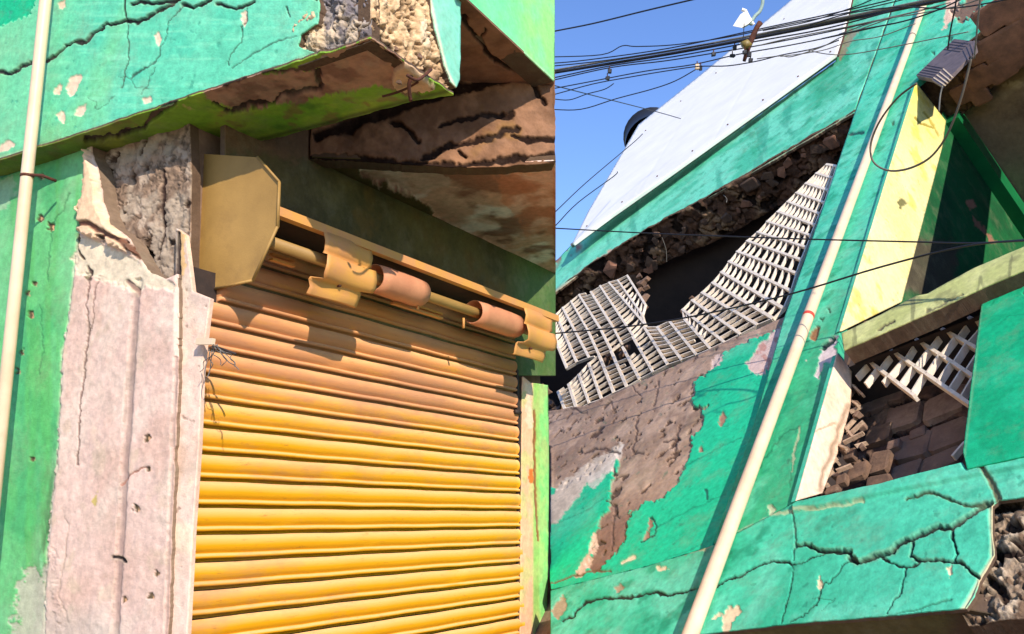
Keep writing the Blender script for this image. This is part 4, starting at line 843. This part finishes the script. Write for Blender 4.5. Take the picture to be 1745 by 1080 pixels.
# rubble soffit above the long grille
def f_soffA(s):
    s.rubble(.035, 5, (104, 76, 60), (76, 56, 46), (150, 120, 92), 120); s.mix(sst((s.px - 1250) / 150) * .5, (84, 58, 50)); s.spots((40, 30, 26), 7, .62, -.03, 125)
relief('broken_soffit', Rzp(zf + .012), [(880, 548), (925, 510), (1010, 448), (1100, 392), (1200, 338), (1330, 263), (1456, 190), (1446, 262), (1400, 300), (1330, 350), (1240, 402), (1150, 440), (1060, 478), (960, 530), (900, 575)], f_soffA, RUB, tower, .06, ragged=3)
rb = random.Random(5); k = 0
for i in range(62):
    t = rb.random(); x = 940 + t * 480; yf = np.interp(x, [925, 1010, 1100, 1200, 1330, 1450], [516, 456, 400, 347, 272, 205]); y = yf + 6 + rb.random() ** .8 * (16 + 46 * math.sin(math.pi * min(1, .15 + t * .9)))
    p = U1((x, y), Rzp(zf - .004)); dd = np.linalg.norm(p - C0) / FPX; sz = 4 + 12 * rb.random() ** 2.2
    a = rb.uniform(0, 3.1); ax = RX * math.cos(a) + RY * math.sin(a); ay = -RX * math.sin(a) + RY * math.cos(a)
    V, F = chunk(p, ax, ay, RZ, sz * dd * 1.1, sz * dd * .8, sz * dd * .3, 300 + i, .6); part('stone', mesh('stone', V, F, (DSTONE, BRICKM, DSTONE)[i % 3]), tower)
for x, y, x2, y2 in ((1233, 332, 1238, 345), (1128, 404, 1136, 446)):
    V, F = tube(smoothpts([U1((x, y), Rzp(zf - .01)), U1(((x + x2) / 2 + 3, (y + y2) / 2), Rzp(zf - .05)), U1((x2, y2), Rzp(zf - .1))]), .004, 5); part('rebar', mesh('rebar', V, F, GREYW), tower)
# underside at the bottom right and body of the building
zbm = rl(U1((1500, 1050), Ry(FP)))[2]
def f_under2(s): s.fill((104, 80, 62)); s.mottle((76, 64, 44), 3, .4, .65, .9); s.bump(.01, 5); s.mix(sst((1640 - s.px) / 40) * .7, (96, 92, 50))
b1, b2 = U1((1100, 1094), Ry(FP - .01)), U1((1645, 1034), Ry(FP - .01)); nb_ = nz(np.cross(b2 - b1, RY)); nb_ = nb_ if nb_ @ (C0 - b1) > 0 else -nb_
relief('beam_soffit', (nb_, float(nb_ @ b1)), [(1000, 1106), (1100, 1096), (1350, 1066), (1500, 1051), (1640, 1037), (1690, 1046), (1800, 1040), (1800, 1150), (1000, 1150)], f_under2, PAINT, tower, .08)
o_ = rl(U1((1216, 928), Ry(F0)))
beam_local('core_wall', 9.2, .2, -D - .12, -D - .32, -.2, zbm - .0, CORE)
beam_local('roof_slab', 9.2, X1 + .05, -D - .26, -D - 2.2, zf + .22, zf + .45, CORE)
beam_local('back_wall', 9.2, -1.6, -D - 2.85, -D - 2.95, .2, Zc + .3, CORE)
beam_local('lower_back', 9.2, X0 + .06, -D - .13, -D - .28, zbm, za - .32, CORE)

# ------------------------------------------------------------------ lower opening: rubble back wall of blocks
def f_blk(s):
    s.fill((112, 86, 72)); s.mottle((84, 64, 56), 4, .4, .62, .9); s.mottle((140, 112, 92), 5, .55, .7, .8, 15); s.bump(.03, 3.5, 5); s.bump(.01, 14, 4, 9)
    for c in ([(1480, 705), (1530, 690), (1600, 672), (1660, 655)], [(1460, 760), (1520, 742), (1560, 735), (1640, 715)], [(1585, 738), (1583, 752)], [(1440, 795), (1470, 790)], [(1478, 780), (1476, 830)]): s.crack(c, 4, .05, (40, 30, 28), 8, lip=None)
pb_ = Ry(-.30)
relief('block_infill', pb_, [(1400, 600), (1720, 480), (1720, 830), (1380, 880)], f_blk, RUB, tower, .08)
rb = random.Random(21)
for (x, y, a, b, dep) in ((1612, 690, 36, 22, -.29), (1540, 712, 30, 20, -.29), (1618, 742, 34, 22, -.285), (1556, 762, 32, 21, -.28), (1498, 742, 24, 16, -.285), (1604, 788, 34, 15, -.27), (1545, 806, 26, 14, -.26), (1500, 790, 20, 18, -.20), (1462, 806, 18, 13, -.16), (1500, 822, 22, 9, -.14), (1450, 776, 11, 9, -.17), (1470, 700, 18, 14, -.30), (1500, 690, 18, 12, -.3), (1530, 676, 16, 10, -.3), (1436, 820, 10, 8, -.13), (1566, 740, 14, 9, -.27), (1525, 760, 12, 8, -.25), (1420, 838, 12, 6, -.1)):
    p = U1((x, y), Ry(dep)); dd = np.linalg.norm(p - C0) / FPX
    V, F = chunk(p, nz(RX + RZ * rb.uniform(-.2, .2)), RY, nz(RZ + RX * rb.uniform(-.15, .15)), a * dd * 1.0, .022, b * dd * 1.5, int(x + y), .16); part('block', mesh('block', V, F, DUSTB if x > 1520 or y < 740 else STONE), tower)

# ------------------------------------------------------------------ cement grilles
def rib(a, b, n, w_, dep):
    """bar from a to b, face width w_, depth dep going into the wall"""
    a = np.asarray(a); b = np.asarray(b); t = nz(b - a); s_ = nz(np.cross(t, n)); V = []
    for p in (a, b):
        for q in (-1, 1):
            for e in (0, -1): V.append(p + s_ * w_ * q + n * dep * (-e) * -1)
    F = [(0, 1, 3, 2), (4, 6, 7, 5), (0, 4, 5, 1), (2, 3, 7, 6), (0, 2, 6, 4), (1, 5, 7, 3)]
    return V, F
def grille(label, bars, off, nf, wb, wf, dep, skip=lambda i, t: False, seed=1, warp=0.0, cat='grille'):
    pln = Ry(off); B = []
    for bpts in bars:
        pts = [U1(p, pln) for p in bpts]; B.append(pts)
    root = thing('cement_grille', label, cat, B[len(B) // 2][0])
    rnd = random.Random(seed)
    def ev(pts, t):
        L = [0]
        for i in range(len(pts) - 1): L.append(L[-1] + np.linalg.norm(pts[i + 1] - pts[i]))
        d = t * L[-1]
        for i in range(len(pts) - 1):
            if d <= L[i + 1] or i == len(pts) - 2: u = (d - L[i]) / (L[i + 1] - L[i]); return pts[i] * (1 - u) + pts[i + 1] * u
    for i, pts in enumerate(B):
        V, F = join([rib(pts[j], pts[j + 1], RY, wb * rnd.uniform(.85, 1.15), dep) for j in range(len(pts) - 1)])
        part('bar', mesh('bar', V, F, LATT), root)
    for i in range(len(B) - 1):
        n_ = nf(i) if callable(nf) else nf
        for j in range(n_ + 1):
            t = j / n_ + rnd.uniform(-.012, .012)
            if skip(i, t): continue
            a = ev(B[i], min(max(t, 0), 1)); b = ev(B[i + 1], min(max(t, 0), 1))
            if rnd.random() < .04: b = a * .45 + b * .55
            V, F = rib(a + RY * -.004, b + RY * -.004, RY, wf * rnd.uniform(.8, 1.2), dep * .92)
            part('fin', mesh('fin', V, F, LATT), root)
    return root
GA = [((950, 666), (963, 700)), ((968, 653), (982, 697)), ((985, 637), (1003, 686)), ((1002, 618), (1024, 679)), ((1020, 604), (1045, 668)), ((1040, 596), (1067, 658)), ((1060, 590), (1089, 645)), ((1077, 572), (1112, 633)),
      ((1097, 556), (1137, 620)), ((1119, 556), (1161, 612)), ((1140, 546), (1186, 603)), ((1164, 541), (1210, 593)), ((1162, 526), (1234, 582)), ((1178, 510), (1261, 568)), ((1195, 497), (1290, 552)), ((1213, 480), (1316, 541)),
      ((1228, 462), (1334, 524)), ((1241, 444), (1347, 494)), ((1255, 427), (1356, 464)), ((1272, 409), (1364, 441)), ((1290, 394), (1373, 420)), ((1306, 376), (1381, 400)), ((1324, 359), (1388, 382)), ((1341, 342), (1396, 363)),
      ((1356, 327), (1404, 344)), ((1372, 311), (1411, 323)), ((1390, 294), (1418, 302)), ((1407, 279), (1425, 282))]
g1 = grille('long pale cement grille of slanting bars, running up beside the big dark hole', GA, -.02, lambda i: (7 if i < 4 else 8 if i < 8 else 9 if i < 13 else 11 if i < 18 else 9 if i < 23 else 7 if i < 26 else 4), .0115, .0060, .030, skip=lambda i, t: (i in (4, 5, 6) and t < .3), seed=2)
GB = [((940, 546), (948, 585), (965, 626)), ((947, 534), (962, 570), (982, 616)), ((958, 523), (978, 561), (1003, 608)), ((972, 512), (1000, 560), (1020, 604)), ((986, 501), (1020, 555), (1041, 596)), ((1006, 496), (1042, 553), (1058, 583)),
      ((1022, 486), (1059, 542), (1079, 572)), ((1037, 480), (1073, 522), (1099, 552)), ((1052, 476), (1094, 536)), ((1068, 468), (1099, 518))]
g2 = grille('broken buckled piece of cement grille between the big dark hole and the shutter hood', GB, -.02, lambda i: (15 if i < 7 else 12 if i < 8 else 8), .011, .0058, .030, seed=5)
GC = [((1449, 618), (1500, 655)), ((1483, 617), (1557, 672)), ((1520, 598), (1574, 633), (1652, 687)), ((1564, 580), (1657, 639)), ((1607, 561), (1668, 594)), ((1650, 539), (1676, 553))]
pc_ = [(1483, 617), (1557, 672)]
# the lower window's grille has bigger cells
root = thing('cement_grille', 'broken cement grille with large square cells inside the lower right opening', 'grille', U1((1574, 633), Ry(-.12)))
pln = Ry(-.045)
for c in ([(1480, 614), (1557, 672)], [(1518, 596), (1574, 633), (1652, 687)], [(1560, 577), (1610, 608), (1657, 639)], [(1604, 559), (1668, 594)], [(1650, 539), (1676, 553)]):
    V, F = join([rib(U1(c[j], pln), U1(c[j + 1], pln), RY, .0095, .045) for j in range(len(c) - 1)]); part('bar', mesh('bar', V, F, LATT), root)
for a, b in (((1473, 652), (1495, 624)), ((1503, 650), (1514, 636)), ((1499, 626), (1520, 598)), ((1515, 638), (1538, 611)), ((1533, 652), (1553, 624)), ((1552, 668), (1571, 637)), ((1541, 612), (1561, 580)), ((1558, 624), (1582, 592)), ((1577, 636), (1600, 602)), ((1596, 650), (1618, 616)), ((1616, 662), (1638, 628)), ((1636, 676), (1657, 640)),
             ((1584, 592), (1606, 562)), ((1604, 602), (1628, 570)), ((1624, 616), (1645, 584)), ((1645, 630), (1666, 598)), ((1632, 572), (1654, 542)), ((1649, 582), (1672, 556)), ((1458, 640), (1480, 616))):
    V, F = rib(U1(a, pln), U1(b, pln), RY, .0052, .042); part('fin', mesh('fin', V, F, LATT), root)
V, F = rib(U1((1622, 776), pln), U1((1643, 752), pln), RY, .006, .03); part('fin', mesh('fin', V, F, LATT), root)
STUBM = mat_plain('mortar_caked_cement', (196, 168, 140), (150, 122, 98), 30, 0.95, bump=1.0, bscale=60, c3=(110, 86, 68))
# snapped grille ends stuck to the cream reveal
rb = random.Random(31); stub = thing('grille_stubs', 'jumble of snapped grille ends and mortar stuck along the cream reveal', 'rubble', U1((1420, 760), Ry(-.12)))
for a, b in (((1448, 640), (1462, 668)), ((1424, 708), (1452, 742)), ((1437, 732), (1462, 704)), ((1443, 740), (1470, 716)), ((1420, 745), (1432, 728)), ((1410, 768), (1428, 788)), ((1406, 792), (1424, 778)), ((1415, 752), (1440, 762)), ((1434, 690), (1450, 668)), ((1452, 655), (1470, 672)), ((1398, 815), (1418, 800)), ((1402, 826), (1426, 836)), ((1446, 700), (1466, 690)), ((1392, 834), (1410, 822)), ((1424, 800), (1450, 790)), ((1456, 758), (1476, 752)), ((1470, 735), (1436, 752)), ((1440, 676), (1460, 688))):
    V, F = rib(U1(a, Ry(-.10 + rb.uniform(-.03, .02))), U1(b, Ry(-.11 + rb.uniform(-.04, .02))), RY, .0065, .022); part('stub', mesh('stub', V, F, STUBM), stub)
for x, y, sz in ((1450, 662, 10), (1440, 684, 9), (1457, 690, 8), (1430, 716, 8), (1462, 708, 8), (1418, 768, 9), (1440, 768, 8), (1412, 798, 9), (1428, 812, 10), (1404, 826, 8), (1452, 745, 8), (1470, 762, 7), (1444, 650, 7), (1396, 836, 7), (1470, 728, 7)):
    p = U1((x, y), Ry(-.14)); dd = np.linalg.norm(p - C0) / FPX; a = rb.uniform(0, 3)
    V, F = chunk(p, RX * math.cos(a) + RZ * math.sin(a), RY, -RX * math.sin(a) + RZ * math.cos(a), sz * dd, sz * dd, sz * dd * .8, int(x * y), .5); part('mortar_lump', mesh('mortar_lump', V, F, STONE if int(x) % 2 else CORE), stub)
# mortar clods on the long grille and the broken piece's edge
clod = thing('mortar_clods', 'crumbling mortar clods caught between the two pieces of cement grille', 'rubble', U1((1040, 610), Ry(-.08)))
for x, y, sz in ((1018, 628, 9), (1028, 618, 9), (1012, 638, 7), (1040, 606, 9), (1050, 596, 8), (1034, 630, 6), (1060, 604, 7), (1022, 608, 6), (1070, 592, 6), (1094, 484, 9), (1100, 478, 7), (1090, 496, 7), (1098, 508, 8), (1097, 524, 7), (1090, 472, 7), (1102, 490, 6), (1163, 530, 4), (1178, 508, 4), (940, 690, 8), (952, 698, 8), (930, 668, 9), (922, 662, 8), (965, 704, 6), (938, 704, 8)):
    p = U1((x, y), Ry(-.085)); dd = np.linalg.norm(p - C0) / FPX; a = rb.uniform(0, 3)
    V, F = chunk(p, RX * math.cos(a) + RZ * math.sin(a), RY, -RX * math.sin(a) + RZ * math.cos(a), sz * dd * 1.3, sz * dd * .8, sz * dd * .8, int(x * y) + 5, .5); part('clod', mesh('clod', V, F, STONE if int(x) % 3 else CORE), clod)

# ------------------------------------------------------------------ right drain pipe
pR = Ry(FP + .055)
A = U1((1586.5, -25), pR); B = U1((1177, 1080), pR); dv = nz(B - A)
pipeR = thing('drain_pipe', 'long cream drain pipe slanting down the teal pilaster between the grille and the yellow reveal', 'pipe', B)
V, F = tube([A - dv * .5, A, A + (B - A) * .5, B, B + dv * 1.2], .037, 20); part('pipe_body', mesh('pipe_body', V, F, PIPEM, True), pipeR)
for y in (62, 540):
    x = 1577 - .371 * y; c = A + dv * ((U1((x, y), pR) - A) @ dv); V, F = tube([c - dv * .02, c + dv * .012], .0385, 20); part('clamp' if y < 100 else 'tape_band', mesh('clamp', V, F, GREYP if y < 100 else RED, True), pipeR)

# ------------------------------------------------------------------ billboard
bb = thing('white_signboard', 'large blank white signboard mounted above the teal fascia', 'signboard', U1((1200, 270), Ry(FP + .12)))
bp0 = U1((1200, 285), Ry(FP + .12)); BN = nz(RY + .08 * SUN); BN = nz(BN - RX * (BN @ RX) * .6)
def Bd(o): return (BN, float(BN @ bp0) + o)
def f_board(s):
    s.fill((250, 238, 220)); s.mottle((240, 228, 210), 1.2, .45, .65, .7); s.crack([(1085, 330), (1228, 100)], 1.5, .004, (190, 186, 180), 0, .7, None); s.crack([(1215, 240), (1340, 20)], 1.5, .004, (190, 186, 180), 0, .7, None); s.streak((206, 198, 186), .012, .03, .58, .74, .5, 19); s.bump(.006, 1.2); 
    d, _, _ = segdist(s.px, s.py, [(1040, 372), (1200, 262), (1320, 180), (1425, 90)]); s.mix(sst(1 - np.abs(d - 8) / 10) * .25, (215, 212, 206))
relief('board_panel', Bd(.03), [(974, 417), (1002, 360), (1088, 212), (1190, 130), (1345, 2), (1385, -30), (1456, -30), (1444, 30), (1424, 92), (1300, 182), (1150, 290), (1040, 368)], f_board, WHITEB, bb, .04, cell=1.8)
fr_ = [(974, 419), (1040, 371), (1150, 293), (1300, 186), (1424, 97)]
V, F = tube([U1(p, Bd(-.02)) for p in fr_], .035, 8); part('bottom_rail', mesh('bottom_rail', V, F, mat_plain('grey_frame_paint', (120, 118, 112), (96, 94, 90), 6, .6)), bb)
V, F = tube([U1((1428, 96), Bd(0)), U1((1442, 50), Bd(0)), U1((1460, -30), Bd(0))], .012, 8); part('side_rail', mesh('side_rail', V, F, RUST), bb)

for x, y in ((1000, 385), (1060, 344), (1120, 300), (1180, 257), (1240, 212), (1300, 170), (1360, 130), (1415, 88), (1100, 222), (1160, 172), (1220, 124), (1280, 76), (1336, 32)):
    p = U1((x, y), Bd(.036)); V, F = tube([p - BN * .01, p + BN * .008], .013, 8); part('screw', mesh('screw', V, F, RUST, True), bb)
# black water tank behind the board
tc = at(1112, 234, 24.0); tk = thing('water_tank', 'round black water tank peeping out behind the left edge of the white signboard', 'tank', tc)
def lathe(c, ax, prof, n=28):
    ax = nz(ax); a = nz(np.cross(ax, [0.3, 0.9, 0.1])); b = np.cross(ax, a); V = []; F = []
    for r, h in prof:
        for k_ in range(n): th = 2 * math.pi * k_ / n; V.append(c + ax * h + r * (a * math.cos(th) + b * math.sin(th)))
    for i in range(len(prof) - 1):
        for k_ in range(n): F.append((i * n + k_, i * n + (k_ + 1) % n, (i + 1) * n + (k_ + 1) % n, (i + 1) * n + k_))
    return V, F
tax = nz(RZ * .75 + RX * .35)
V, F = lathe(tc, tax, [(.02, .60), (.3, .58), (.52, .48), (.66, .34), (.70, .24), (.74, .22), (.74, .12), (.70, .10), (.70, -1.4)]); part('tank_body', mesh('tank_body', V, F, TANKM, True), tk)
V, F = lathe(tc, tax, [(.001, .70), (.2, .69), (.24, .66), (.24, .58)]); part('lid', mesh('lid', V, F, TANKM, True), tk)

# lamp bracket
lb = thing('lamp_bracket', 'white lamp head on a rusty arm sticking up above the cable bundle', 'lamp', at(1272, 98, 6.4))
V, F = tube([at(*p, 6.4) for p in ((1268, 104), (1274, 84), (1281, 66), (1290, 46), (1296, 38))], .02, 8, rs=[.012, .018, .020, .017, .02]); part('arm', mesh('arm', V, F, RUST, True), lb)
P = [(1249, 44), (1262, 24), (1268, 20), (1282, 34), (1276, 40), (1264, 47)]; V = [at(*p, 6.38) for p in P] + [at(p[0] + 3, p[1] + 1, 6.5) for p in P]; n = 6
F = [tuple(range(n)), tuple(range(n, 2 * n))[::-1]] + [(i, (i + 1) % n, n + (i + 1) % n, n + i) for i in range(n)]
WH = mat_plain('white_lamp_plastic', (236, 232, 224), (222, 216, 206), 6, .4)
part('lamp_head', mesh('lamp_head', V, F, WH), lb)
V, F = tube([at(*p, 6.4) for p in ((1264, 16), (1270, 18), (1276, 30), (1284, 42))], .012, 8); part('visor', mesh('visor', V, F, WH), lb)
V, F = tube(smoothpts([at(*p, 6.4) for p in ((1278, 42), (1286, 28), (1294, 20), (1299, 8), (1300, -4))]), .012, 8); part('stay', mesh('stay', V, F, mat_plain('pale_green_steel', (170, 190, 180), (120, 140, 132), 8, .5), True), lb)
V, F = tube([at(*p, 6.35) for p in ((1266, 78), (1272, 74), (1276, 80))], .03, 8); part('joint', mesh('joint', V, F, mat_plain('yellow_brass', (150, 130, 60), (110, 90, 50), 20, .5), True), lb)
V, F = tube([at(*p, 6.35) for p in ((1268, 40), (1267, 60), (1264, 80))], .003, 5); part('lead_wire', mesh('lead_wire', V, F, BLACKW), lb)

# ------------------------------------------------------------------ ribbed plastic cover under the lintel
rc = thing('ribbed_box', 'dark grey slotted plastic box tilted under the lintel, above the wire loop', 'box', U1((1615, 110), Ry(FP + .05)))
q = [(1561, 128), (1626, 66), (1658, 70), (1590, 134)]; pB = Ry(FP + .055)
c4 = [U1(p, pB) for p in q]; ex = nz(c4[1] - c4[0]); ey = nz(c4[3] - c4[0]); nn = nz(np.cross(ex, ey)); nn = nn if nn @ (C0 - c4[0]) > 0 else -nn
V = list(c4) + [p - nn * .05 for p in c4]; F = [(0, 1, 2, 3), (4, 7, 6, 5), (0, 4, 5, 1), (1, 5, 6, 2), (2, 6, 7, 3), (3, 7, 4, 0)]
part('box_shell', mesh('box_shell', V, F, GREYP), rc)
def bil(u, v): return (c4[0] * (1 - u) + c4[1] * u) * (1 - v) + (c4[3] * (1 - u) + c4[2] * u) * v
for u in (.04, .10, .16, .22, .28, .72, .79, .86, .93):
    V, F = rib(bil(u, .05) + nn * .006, bil(u, .95) + nn * .006, nn, .005, .006); part('rib', mesh('rib', V, F, GREYP), rc)
# front lip below, with teeth
lo = [U1(p, Ry(FP + .055)) for p in ((1588, 136), (1660, 68), (1664, 84), (1604, 146))]
V = lo + [p - RY * .03 for p in lo]; part('lip', mesh('lip', V, F if False else [(0, 1, 2, 3), (4, 7, 6, 5), (0, 4, 5, 1), (1, 5, 6, 2), (2, 6, 7, 3), (3, 7, 4, 0)], GREYP), rc)
for t in (.05, .12, .19, .27, .75, .84, .92):
    a_ = lo[0] * (1 - t) + lo[1] * t; b_ = lo[3] * (1 - t) + lo[2] * t
    V, F = rib(a_ + RY * .006, b_ + RY * .006 + (b_ - a_) * .25, RY, .005, .01); part('tooth', mesh('tooth', V, F, PIPEM if t < .3 else GREYP), rc)

# ------------------------------------------------------------------ wires
def wire(px, d0, d1, r, label, mat=BLACKW, group=None, name='overhead_wire'):
    x0, x1 = px[0][0], px[-1][0]
    pts = [at(x, y, d0 + (d1 - d0) * ((x - x0) / (x1 - x0) if abs(x1 - x0) > 1 else 0)) for x, y in px]
    c = pts[len(pts) // 2]; V, F = tube([p for p in smoothpts(pts, 5)], r, 6)
    o = put(name, mesh(name, V, F, mat, True), None, label, 'wire', group); return o
wire([(880, 68), (935, 55), (1010, 40), (1100, 18), (1185, -2), (1260, -20)], 8.6, 6.8, .0065, 'single dark wire crossing the open sky highest of all')
wire([(880, 99), (935, 97), (1025, 93), (1060, 78), (1085, 79), (1150, 76), (1240, 63), (1340, 42), (1450, 20), (1560, -6)], 8.0, 6.2, .0042, 'thin wavy wire running along the top of the cable bundle')
wire([(880, 132), (935, 125), (1040, 108), (1150, 90), (1300, 62), (1450, 32), (1600, 1), (1680, -16)], 8.0, 5.6, .0115, 'thick black main cable of the bundle over the signboard', name='overhead_cable')
wire([(880, 128), (935, 121), (1040, 103), (1150, 85), (1300, 57), (1450, 27), (1600, -4)], 8.05, 5.6, .008, 'grey cable twisted against the thick black main cable', GREYW, name='overhead_cable')
wire([(880, 111), (935, 108), (1000, 102), (1140, 82), (1300, 48), (1440, 18), (1540, -6)], 7.9, 6.0, .0045, 'taut wire just above the grey cable, crossing the lamp bracket')
wire([(880, 117), (935, 113), (1030, 103), (1140, 86), (1290, 60), (1450, 30), (1590, 6)], 7.8, 5.9, .0045, 'dark wire hugging the upper side of the main cable')
wire([(880, 148), (935, 138), (1040, 115), (1130, 104), (1200, 93), (1300, 76), (1440, 48), (1600, 10)], 7.7, 5.8, .0045, 'wire immediately below the main cable, carrying the two black clips')
wire([(880, 160), (935, 152), (1000, 140), (1100, 121), (1180, 110), (1260, 92), (1340, 78), (1420, 62), (1520, 40)], 7.6, 6.0, .0042, 'slack wire under the clips, ending in the teal fascia')
wire([(880, 172), (935, 163), (1010, 143), (1080, 130), (1140, 120), (1190, 113), (1240, 112), (1290, 104), (1330, 94), (1390, 82), (1430, 68)], 7.5, 6.2, .0040, 'kinked wire passing through the small white connector')
wire([(940, 168), (970, 170), (1000, 160), (1030, 152), (1046, 142)], 7.5, 7.2, .0038, 'short curled wire end joining its neighbours at left')
wire([(880, 184), (935, 186), (990, 186), (1050, 168), (1110, 152), (1150, 138), (1186, 118)], 7.6, 6.9, .0040, 'lowest sagging wire rising to the small white connector')
wire([(900, 134), (950, 147), (1040, 170), (1118, 190), (1160, 202)], 9.0, 13.5, .0058, 'straight wire slanting down to the black tank', mat=BLACKW)
wire([(900, 404), (945, 362), (1000, 310), (1078, 244), (1095, 228)], 9.5, 13.6, .0060, 'upper of the two wires climbing to the black tank')
wire([(900, 430), (945, 386), (985, 345), (1046, 300), (1052, 292)], 9.5, 11.8, .0060, 'lower of the two wires climbing behind the signboard')
wire([(880, 384), (935, 388), (1100, 397), (1250, 403), (1400, 408), (1560, 412), (1660, 414), (1780, 408)], 7.8, 4.4, .0048, 'nearly level wire stretched across the grille and yellow reveal')
wire([(900, 573), (935, 569), (1080, 555), (1200, 535), (1350, 500), (1500, 455), (1640, 420), (1745, 409), (1790, 405)], 7.4, 4.4, .0056, 'long wire rising to the right across both grilles and the pilaster')
wire([(1290, 100), (1330, 95), (1350, 96), (1400, 80), (1440, 60), (1520, 30), (1570, 18)], 6.2, 5.6, .0035, 'faint looping wire hanging across the signboard right of the lamp', GREYW)
wire([(1290, 78), (1340, 66), (1400, 54), (1450, 44), (1540, 24), (1620, 4)], 6.2, 5.6, .0035, 'grey wire running from the lamp bracket to the pilaster top', GREYW)
wire([(1375, 85), (1410, 92), (1450, 92), (1520, 80), (1600, 64), (1650, 54)], 6.0, 5.2, .0030, 'pale thin wire sagging across the fascia corner', GREYW)
wire([(1562, 142), (1530, 166), (1500, 205), (1484, 245), (1488, 275), (1512, 290), (1545, 288), (1580, 272), (1604, 246), (1622, 212), (1640, 160), (1656, 96)], 4.9, 4.5, .0058, 'big loose loop of wire hanging in front of the yellow reveal', mat=mat_plain('brownish_wire', (84, 74, 64), (120, 110, 96), 3, .6), name='wire_loop')
wire([(1660, 100), (1664, 60), (1668, 20), (1672, -20)], 4.5, 4.3, .004, 'thin drop wire rising from the grey slotted box', GREYW, name='drop_wire')
wire([(1615, 84), (1620, 50), (1628, 10), (1632, -20)], 4.8, 4.6, .004, 'dark drop wire on the teal wall left of the slotted box', BLACKW, name='drop_wire')
wire([(1600, 190), (1602, 165), (1606, 146)], 4.6, 4.6, .004, 'short pale wire end dangling under the slotted box', GREYW, name='drop_wire')
wire([(1380, 42), (1450, 22), (1530, 12), (1620, 14), (1700, 2), (1760, -12)], 6.0, 4.9, .004, 'dark wire sagging over the top of the pilaster towards the upper right corner')
wire([(1430, 58), (1500, 34), (1560, 24), (1640, 8), (1690, -10)], 5.9, 5.0, .0035, 'wire crossing just above the pale pilaster clamp', GREYW)
wire([(1400, 66), (1470, 50), (1540, 36), (1600, 16), (1650, -8)], 5.9, 5.1, .0045, 'dark wire leaving the bundle and crossing the pilaster below the main cable')
wire([(1300, 52), (1380, 36), (1460, 10), (1500, -8)], 6.6, 6.0, .004, 'steep thin wire leaving the lamp towards the top edge of the signboard')
wire([(880, 142), (935, 134), (1040, 112), (1150, 96), (1290, 70), (1400, 50), (1500, 24), (1560, 6)], 7.9, 5.9, .005, 'dark cable pressed against the lower side of the main cable')
wire([(1330, 96), (1400, 86), (1450, 70), (1500, 62), (1560, 40)], 6.2, 5.7, .003, 'thin wire ending on the teal corner below the other wires', GREYW)
def clip(x, y, dist, a, b, mat, label):
    r_ = thing('wire_connector', label, 'connector', at(x, y, dist))
    V, F = chunk(at(x, y, dist), M @ np.array([1., 0, 0]), M @ np.array([0, 1., 0]), M @ np.array([0, 0, 1.]), a * dist / FPX, b * dist / FPX, a * dist / FPX, int(x), .3)
    part('connector_body', mesh('connector_body', V, F, mat), r_); V, F = tube([at(x, y - b - 5, dist), at(x, y + b * .4, dist)], .004, 5); part('hook', mesh('hook', V, F, RUST), r_)
clip(1039, 121, 7.2, 4, 4, BLACKW, 'small black clip just under the main cable, upper of two over open sky')
clip(1035, 133, 7.2, 4, 3.5, BLACKW, 'small black clip lower of two hanging over open sky')
clip(1188, 114, 6.8, 4, 5, PIPEM, 'pale connector joined to a dark one where three wires meet')
clip(1194, 116, 6.8, 3, 5, BLACKW, 'dark connector joined to the pale one where three wires meet')
clip(1216, 92, 6.8, 4, 4, BLACKW, 'black clip under the cable bundle, midway between the connector and the lamp')
clip(1252, 82, 6.6, 3.5, 4, BLACKW, 'black clip close to the left of the lamp bracket')
clip(1248, 95, 6.6, 5, 3, BLACKW, 'flat black clip just below the lamp bracket at its left')
clip(1269, 89, 6.3, 4, 4, BLACKW, 'black knob at the foot of the lamp arm')
clip(1277, 93, 6.3, 3.5, 5, BLACKW, 'black knob hanging right of the lamp arm foot')
clip(1279, 103, 6.3, 4, 4, BLACKW, 'lowest black knob below the lamp arm, against the signboard')
